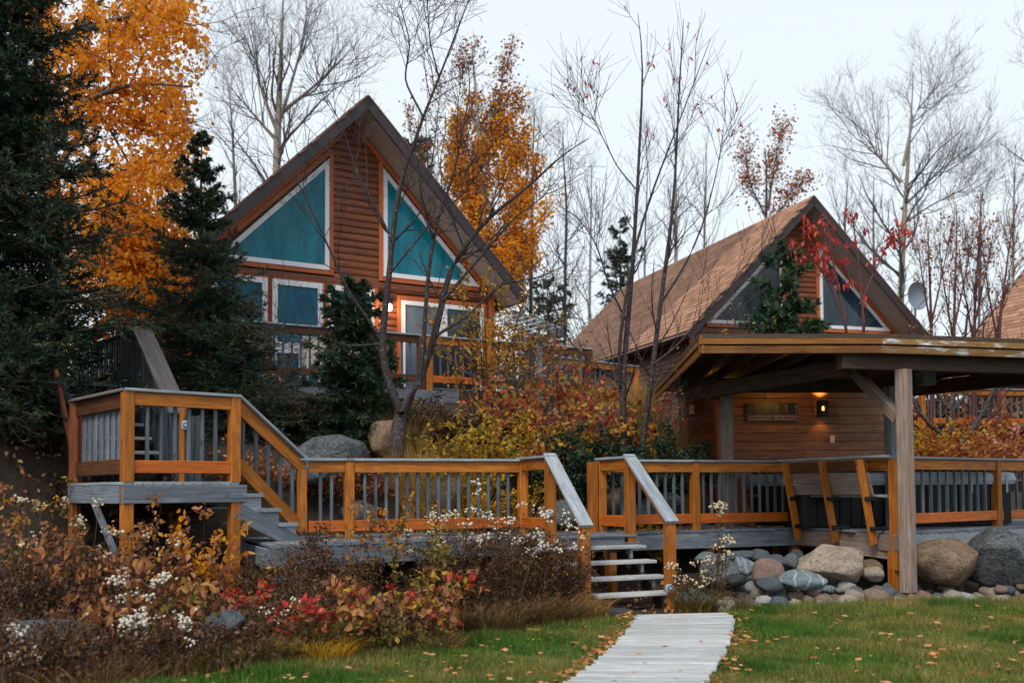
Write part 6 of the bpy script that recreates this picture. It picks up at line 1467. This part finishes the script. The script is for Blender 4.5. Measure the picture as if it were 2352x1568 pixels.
SH('shrub', 'brown coral bush seen through the landing stair balusters', 'shrub', 640, 1045, 13.4, 260, stems=30, tw=14, leaf=[('leaves_rust', .045, 7, .1, {}), ('leaves_pink', .045, 2, .1, {})], seed=310, spread=.9, twl=.3)
SH('shrub', 'dark brown bush behind the left half of the long railing', 'shrub', 790, 1075, 13.7, 160, stems=20, tw=12, leaf=[('leaves_rust', .045, 4, .1, {}), ('leaves_brown', .05, 3, .1, {})], seed=311, spread=.9, twl=.3)
SH('shrub', 'dim red leaved low plant right of the front steps behind the rail', 'shrub', 1340, 1120, 13.9, 90, stems=10, tw=8, leaf=[('leaves_red', .05, 3, .1, {}), ('leaves_olive', .05, 3, .1, {})], seed=312, twl=.2)
SH('shrub', 'small yellow green plant under the rail right of the steps', 'shrub', 1490, 1120, 14.2, 120, stems=12, tw=8, leaf=YL, seed=313, twl=.22)
for i, (x, yt, Y, wp_, lab, mt) in enumerate([(2160, 930, 18.6, 150, 'golden orange bush behind the tall weathered post', 'leaves_gold2'), (2240, 915, 19.2, 170, 'amber bush between the tall post and the frame edge', 'leaves_rust'), (2320, 900, 19.6, 190, 'pinkish leaved bush at the right edge of the photo', 'leaves_pink'), (2200, 970, 17.6, 170, 'brown gold low bush behind the right deck railing', 'leaves_rust'), (2330, 960, 18.4, 150, 'coral low bush behind the right end of the railing', 'leaves_pink'), (2130, 990, 17.9, 110, 'dim golden bush between tub and small dark tree', 'leaves_yellow')]):
    b = P(x, 1100, Y); b.z = max(b.z - .2, .9) if True else b.z; shrub('shrub', lab, 'shrub', b, P(x, yt, Y).z - b.z, wp_ * Y / F, stems=26, tw=11, leaf=[(mt, .085, 4, .1, {}), ('leaves_rust', .07, 1, .1, {})], seed=330 + i, spread=.95, twl=.4, stem_mat='stem_dark')
for i, (x, yt, Y, wp_, lab) in enumerate([(1350, 955, 14.7, 230, 'dark green juniper behind the gap of the front steps'), (1455, 955, 15.0, 250, 'dark green juniper at the foot of the twin stemmed tree')]):
    SH('juniper', lab, 'shrub', x, yt, Y, wp_, stems=42, tw=16, leaf=[('needles_dark', .064, 16, .1, dict(asp=.42, jit=.03)), ('needles_mid', .06, 6, .5, dict(asp=.4, jit=.03))], seed=350 + i, spread=.85, twl=.28, stem_mat='stem_dark', tw2=2)
for i, (x, yt, wp_, lab) in enumerate([(2085, 915, 120, 'tall brown bush behind the far railing, just right of the tall post'), (2150, 900, 130, 'brown and gold bush behind the far railing, left of its middle'), (2215, 905, 130, 'brown bush behind the middle of the far railing'), (2285, 900, 130, 'rusty bush behind the far railing, near the cabin window'), (2350, 905, 130, 'rusty bush behind the far railing at the frame edge')]):
    b = P(x, 1040, 27.5); b.z = min(b.z, ground(b.x, b.y) + 0.0); shrub('shrub', lab, 'shrub', b, P(x, yt, 27.5).z - b.z, wp_ * 27.5 / F, stems=34, tw=12, leaf=[(('leaves_rust', 'leaves_pink')[i % 2], .12, 4, .05, {}), ('leaves_brown', .12, 4, .05, {})], seed=380 + i, spread=.8, twl=.5, stem_mat='stem_dark', tw2=2, r0=.012, rmin=.006)
# small dark tree behind the right railing
bt = P(2180, 1040, 19.0); bt.z -= .3
crown_tree('bare_tree', 'small dark spreading tree behind the right deck railing under the pavilion beam', 'tree', bt, [([bt] + Pj([(2178, 980), (2182, 930), (2196, 880), (2215, 800), (2222, 720)], 19), .075, .02), (Pj([(2178, 1010), (2120, 960), (2085, 900), (2062, 840)], 19), .05, .015), (Pj([(2190, 1040), (2240, 980), (2280, 900), (2320, 830)], 18.8), .06, .015), (Pj([(2180, 940), (2150, 900), (2130, 850), (2120, 760)], 19), .04, .012), (Pj([(2180, 950), (2210, 920), (2250, 850), (2260, 740)], 19), .04, .012)],
  [dict(count=9, t0=.3, t1=.98, length=1.2, k=7, ang=(20, 50), wob=.12, up=.4, rr=.5, rmin=.007, lenfall=.4), dict(count=5, t0=.2, t1=.98, length=.6, k=5, ang=(25, 55), wob=.14, up=.3, rr=.5, rmin=.0045)], 'cherry_bark', None, seed=61)
# reddish thicket right of the second cabin
for i, (x, yb, yt, Y, ln, lab) in enumerate([(2190, 780, 470, 24, 10, 'dark stemmed thin tree with scattered red leaves right of the satellite dish'), (2235, 780, 440, 25, 20, 'thin purple stemmed tree in the middle of the right thicket'), (2290, 780, 470, 24.5, 40, 'slender purplish tree before the far right roof'), (2140, 760, 520, 25, -10, 'thin red leaved tree just right of the second cabin roof')]):
    b = PG(x, Y); pts = [b] + [P(x + ln * k / 4 + 5 * math.sin(k * 3 + i), yb + (yt - yb) * k / 4, Y) for k in range(5)]
    crown_tree('young_tree', lab, 'tree', b, [(pts, .05, .008), ([P(x, yb - 20, Y), P(x + 22, yb - 120, Y + .2), P(x + 46, yb - 240, Y + .3)], .03, .006), ([P(x, yb, Y), P(x - 20, yb - 110, Y - .2), P(x - 34, yb - 220, Y - .3)], .03, .006)],
      [dict(count=17, t0=.2, t1=.98, length=1.35, k=7, ang=(18, 48), wob=.11, up=.6, rr=.45, rmin=.006, lenfall=.4), dict(count=8, t0=.15, t1=.98, length=.5, k=5, ang=(20, 50), wob=.13, up=.4, rr=.5, rmin=.004)], 'red_bark',
      dict(mat='leaves_coral', size=.085, count=1, level=2, t0=.3, aspect=.6, droop=1, jit=.05, filt=lambda p, r: r.uniform(size=len(p)) < .75), 'small trees right of the second cabin', 400 + i)
# red leaved young maple before the second cabin
ym = 17.6; bm_ = PG(1985, ym); bm_.z = max(bm_.z, 2.0)
crown_tree('maple_tree', 'young tree with bright red hanging leaves in front of the second cabin gable', 'tree', bm_, [([bm_, P(1945, 760, ym), P(1925, 660, ym), P(1905, 560, ym), P(1895, 490, ym)], .035, .006), ([bm_, P(1985, 740, ym), P(1975, 640, ym), P(1965, 540, ym), P(1955, 480, ym)], .035, .006), ([P(1940, 740, ym), P(1900, 640, ym), P(1865, 590, ym), P(1840, 560, ym)], .02, .005), ([P(1975, 700, ym), P(2010, 620, ym), P(2040, 560, ym), P(2060, 520, ym)], .02, .005), ([P(1960, 660, ym), P(1935, 600, ym), P(1900, 540, ym), P(1868, 520, ym)], .02, .004)],
  [dict(count=10, t0=.3, t1=.98, length=.6, k=6, ang=(20, 60), wob=.14, up=.25, rr=.45, rmin=.0045, lenfall=.4), dict(count=3, t0=.2, t1=.98, length=.26, k=4, ang=(25, 60), wob=.16, up=.1, rr=.5, rmin=.003)], 'red_bark',
  dict(mat='leaves_red', size=.105, count=5, level=2, t0=.2, aspect=.42, droop=2.4, jit=.03, filt=lambda p, r: (r.uniform(size=len(p)) < .75) & (p[:, 2] > 4.6)), seed=71)
# far tree line so that the horizon closes between things
def far_wood():
    rng = np.random.default_rng(12); A = Acc(); n = 420; X = rng.uniform(-80, 95, n); Y = rng.uniform(60, 100, n); b = np.stack([X, Y, ground(X, Y)], 1); h = rng.uniform(4, 8, n)
    k = 6; tt = np.linspace(0, 1, k); C = np.zeros((n, k, 3)); C[..., 0] = b[:, :1] + rng.normal(scale=.15, size=(n, k)); C[..., 1] = b[:, 1:2]; C[..., 2] = b[:, 2:] + h[:, None] * tt; Rr = np.full((n, k), .09) * (1.1 - tt)[None]
    A.add(*tubes(C, Rr, 4)); P2, R2 = sprout(rng, C, Rr, 9, .2, 1, 2.4, 5, ang=(20, 50), wob=.12, up=.5, rr=.5, rmin=.02); A.add(*tubes(P2, R2, 3)); P3, R3 = sprout(rng, P2, R2, 4, .2, 1, 1.1, 4, ang=(20, 50), wob=.12, up=.4, rr=.5, rmin=.014); A.add(*tubes(P3, R3, 3))
    tag(A.out('far_wood', 'grey_bark', None, origin=Vector((0, 0, 0))), 'distant mass of bare grey trees behind the cabins', 'wood', kind='stuff')
far_wood()

# ------------------------------------------------------------------ boulders and stones
def ST_(name, label, x, ytop, ybot, Y, wpx, mat, seed, sub=3, dep=None, rz=0, group=None, cat='boulder', planes=13, rough=.13):
    """a rock whose outline is wpx wide and spans ytop..ybot of the photo at depth Y"""
    s = Y / F; wpx *= 1.10; ytop -= 2; ybot += 3; c = P(x, (ytop + ybot) / 2, Y); sx = wpx * s / 2; sz = (ybot - ytop) * s / 2; sy = dep if dep else sx * .8
    v, f = rock_shape(seed, sub, rough, planes); ext = (v.max(0) - v.min(0)) / 2; cen = (v.max(0) + v.min(0)) / 2; v = (v - cen) / ext
    M = Matrix.Translation(c) @ Matrix.Rotation(rz, 4, 'Z') @ Matrix.Diagonal((sx, sy, sz, 1))
    return tag(link(name, mesh_from(name, v, f, mat, True), M), label, cat, group)
B = ST_
B('boulder', 'large speckled tan boulder under the leaning bench', 1900, 1250, 1350, 12.9, 165, 'rock_tan', 11, 4, .45)
B('boulder', 'big rounded orange brown boulder right of the tall weathered post', 2165, 1240, 1345, 12.75, 150, 'rock_brown', 12, 4, .45)
B('boulder', 'huge dark grey lichen speckled boulder at the right edge', 2302, 1210, 1345, 12.9, 190, 'rock_dark', 13, 4, .55, rough=.08)
B('boulder', 'pale blue stone with white veins in front of the tan boulder', 1842, 1310, 1352, 12.05, 96, 'rock_vein', 14, 4, .22)
B('boulder', 'brown grey boulder with flat top, left pile right of the steps', 1655, 1273, 1345, 12.5, 82, 'rock_grey', 15, 3, .25)
B('boulder', 'mauve grey round boulder in the middle of the stone pile', 1766, 1282, 1335, 12.4, 72, 'rock_pink', 16, 3, .22)
B('boulder', 'grey flat sloping boulder nearest the path right of the steps', 1590, 1354, 1402, 11.6, 84, 'rock_blue', 17, 4, .25)
B('boulder', 'teal grey boulder between the two biggest in the left pile', 1711, 1280, 1316, 12.7, 42, 'rock_vein', 18, 3, .2)
B('boulder', 'round grey stone high on the pile carrying a rusty streak', 1745, 1262, 1292, 13.2, 40, 'rock_slate', 19, 3, .2)
B('boulder', 'olive grey long stone in the shade under the deck', 1705, 1265, 1290, 13.3, 70, 'rock_slate', 20, 3, .2)
B('boulder', 'small bluish stone left in the shade of the deck edge', 1620, 1268, 1292, 13.0, 46, 'rock_blue', 21, 3, .2)
B('boulder', 'dark slanting stone beside the tan boulder', 1782, 1274, 1306, 13.0, 46, 'rock_slate', 22, 3, .2)
B('boulder', 'upright grey stone pair member next to the deck support', 1814, 1271, 1312, 12.9, 34, 'rock_grey', 23, 3, .18)
B('boulder', 'dark low stone in front of the mauve boulder', 1773, 1325, 1360, 12.1, 62, 'rock_slate', 24, 3, .2)
B('boulder', 'shadowed stone left of the tan boulder top', 1830, 1262, 1285, 13.2, 30, 'rock_dark', 25, 3, .15)
B('boulder', 'small dark stone just left of the mauve boulder', 1690, 1318, 1345, 12.2, 46, 'rock_dark', 26, 3, .16)
B('boulder', 'cream angular stone left of the tall post base', 2002, 1302, 1332, 12.7, 46, 'rock_cream', 27, 3, .2)
B('boulder', 'brown stone behind the tall post base', 1990, 1285, 1325, 13.2, 62, 'rock_brown', 28, 3, .25)
B('boulder', 'round ochre stone between the tan boulder and the tall post', 1953, 1300, 1322, 12.6, 26, 'rock_brown', 29, 3, .12)
B('boulder', 'small pinkish brick like stone below the plank', 1960, 1282, 1298, 12.9, 22, 'rock_pink', 30, 3, .1)
B('boulder', 'small tan brick like stone below the plank', 1940, 1280, 1296, 12.9, 22, 'rock_brown', 31, 3, .1)
B('boulder', 'small grey stone high between the two right boulders', 2220, 1250, 1275, 13.5, 40, 'rock_slate', 32, 3, .2)
B('boulder', 'round grey boulder at the lawn edge in the left bed', 512, 1400, 1462, 8.45, 92, 'rock_slate', 33, 4, .16)
B('boulder', 'long dark boulder in the lower left corner', 85, 1425, 1510, 7.9, 300, 'rock_dark', 34, 4, .35)
B('boulder', 'pale cream rock beside the orange deck support', 678, 1315, 1346, 10.6, 50, 'rock_cream', 35, 3, .12)
B('boulder', 'grey rock behind the pale cream one', 640, 1322, 1350, 10.7, 55, 'rock_slate', 36, 3, .14)
B('boulder', 'flat grey brown boulder on the slope left of the forked tree', 745, 1000, 1115, 14.0, 190, 'rock_dark', 37, 4, .5)
B('boulder', 'brown boulder close left of the forked tree trunk', 885, 966, 1050, 14.6, 74, 'rock_brown', 38, 3, .3)
B('boulder', 'dark boulder seen through the balusters in the middle of the long railing', 1005, 1095, 1215, 14.1, 130, 'rock_dark', 39, 4, .4)
B('boulder', 'grey boulder low behind the left balusters of the long railing', 820, 1150, 1215, 13.6, 90, 'rock_grey', 40, 3, .3)
B('boulder', 'second dark boulder further left behind the long railing', 925, 1080, 1180, 14.5, 110, 'rock_dark', 41, 3, .4)
B('boulder', 'rounded brown grey boulder seen in the gap of the front steps', 1375, 1095, 1205, 14.6, 120, 'rock_brown', 42, 4, .4)
B('boulder', 'lower grey boulder at the left of the steps gap', 1295, 1150, 1225, 14.0, 100, 'rock_grey', 43, 3, .3)
B('boulder', 'dark boulder behind the rail right of the steps', 1505, 1130, 1205, 14.6, 110, 'rock_dark', 44, 3, .35)
B('boulder', 'dim boulder at the far left below the big spruce', 25, 1030, 1110, 12.7, 100, 'rock_dark', 45, 3, .3)
B('boulder', 'dark flat stone among leaves beside the landing stairs', 700, 1040, 1110, 13.2, 100, 'rock_grey', 46, 3, .25)
B('boulder', 'dark wet stone below the lowest step', 1400, 1395, 1425, 11.25, 130, 'rock_dark', 47, 3, .2)
# stones bordering the lawn: sizes and colours vary, packed two or three deep
def border():
    used = set()
    def uniq(f, mt, cn):
        for q in [(mt, cn)] + mats:
            if f(q[1]) not in used: used.add(f(q[1])); return q[0], f(q[1])
        return mt, f(cn)
    rng = random.Random(14); mats = [('rock_cream', 'cream'), ('rock_pink', 'pinkish'), ('rock_blue', 'blue grey'), ('rock_slate', 'slate grey'), ('rock_brown', 'tan brown'), ('rock_grey', 'mid grey'), ('rock_white', 'whitish'), ('rock_vein', 'streaked teal')]
    zones = [(1640, 1760, 'left end of the border'), (1760, 1880, 'below the veined stone'), (1880, 2000, 'below the tan boulder'), (2000, 2110, 'round the tall post foot'), (2110, 2230, 'below the orange brown boulder'), (2230, 2360, 'below the huge dark boulder')]
    shapes = [1, 2, 3, 4, 5, 6]
    for row, (yo, sc_) in enumerate(((0, 1.0), (.22, .95), (.45, .8))):
        x = 1635 + row * 14
        while x < 2372:
            mt, cn = mats[rng.choice([0, 0, 0, 0, 1, 1, 2, 3, 4, 5, 6, 0, 2])]; wpx = rng.choice([22, 30, 36, 44, 56]) * sc_ * rng.uniform(.8, 1.15)
            p0 = P(x + wpx / 2, 1300, 11.6); Y = float(lawn_far(p0.x)) + .10 + yo + rng.uniform(-.04, .05); p = P(x + wpx / 2, 1300, Y)
            sx = wpx * Y / F / 2; sz = sx * rng.uniform(.55, .85); zn = [z for z in zones if z[0] <= x < z[1]]; zl = zn[0][2] if zn else 'left end of the border'
            size = 'large' if wpx > 44 else 'small' if wpx < 26 else 'medium'
            rowl = ('front row', 'second row', 'back row')[row]
            mt, lb = uniq(lambda c: f'{size} {c} rounded stone {zl}, {rowl}', mt, cn)
            stone('stone', lb, (p.x, Y, G(p.x, Y) + .01 * row), (sx, sx * rng.uniform(.7, .95), sz), mt, rng.choice(shapes) + 500, 3, rng.uniform(0, 3), 'rounded stones bordering the lawn', shared=True, sink=.32, planes=3, rough=.09)
            x += wpx * rng.uniform(.82, 1.0)
    for k in range(70):   # fill behind, under the deck
        x = rng.uniform(1600, 2360); Y = rng.uniform(12.3, 13.4); p = P(x, 1300, Y); sx = rng.uniform(.05, .13); mt, cn = rng.choice(mats)
        zq = [z[2] for z in zones if z[0] <= x < z[1]][0].replace('below', 'behind') if x >= 1640 else 'next to the steps'; sz_ = 'larger' if sx > .105 else 'middle sized' if sx > .075 else 'smaller'
        mt, lb = uniq(lambda c: f'{sz_} {c} shaded stone under the deck, {zq}', mt, cn)
        stone('stone', lb, (p.x, Y, G(p.x, Y) + rng.uniform(0, .12)), (sx, sx * .8, sx * rng.uniform(.55, .8)), mt, rng.choice(shapes) + 500, 3, rng.uniform(0, 3), 'stones piled under the deck', shared=True, sink=.3, planes=3, rough=.09)
border()
# short sprays of silver leaves beside the path
for i, (x, y) in enumerate([(1352, 1500), (1290, 1558), (1268, 1552)]):
    Y = 1.4 * F / (y - 1123) ; b = P(x, y, Y); b.z = .02
    rng = np.random.default_rng(i); pts = np.repeat(np.array([b]), 26, 0); v, f = leaves_at(rng, pts, .075, .3, -.6, .004)
    tag(raw('silver_plant', v, f, 'silver_leaf' if 'silver_leaf' in MATS else 'grass_gold', None), ['tiny silvery plant on the left edge of the path beside the curve', 'tiny silvery plant at the lower left path edge, right one', 'tiny silvery plant at the lower left path edge, left one'][i], 'plant')
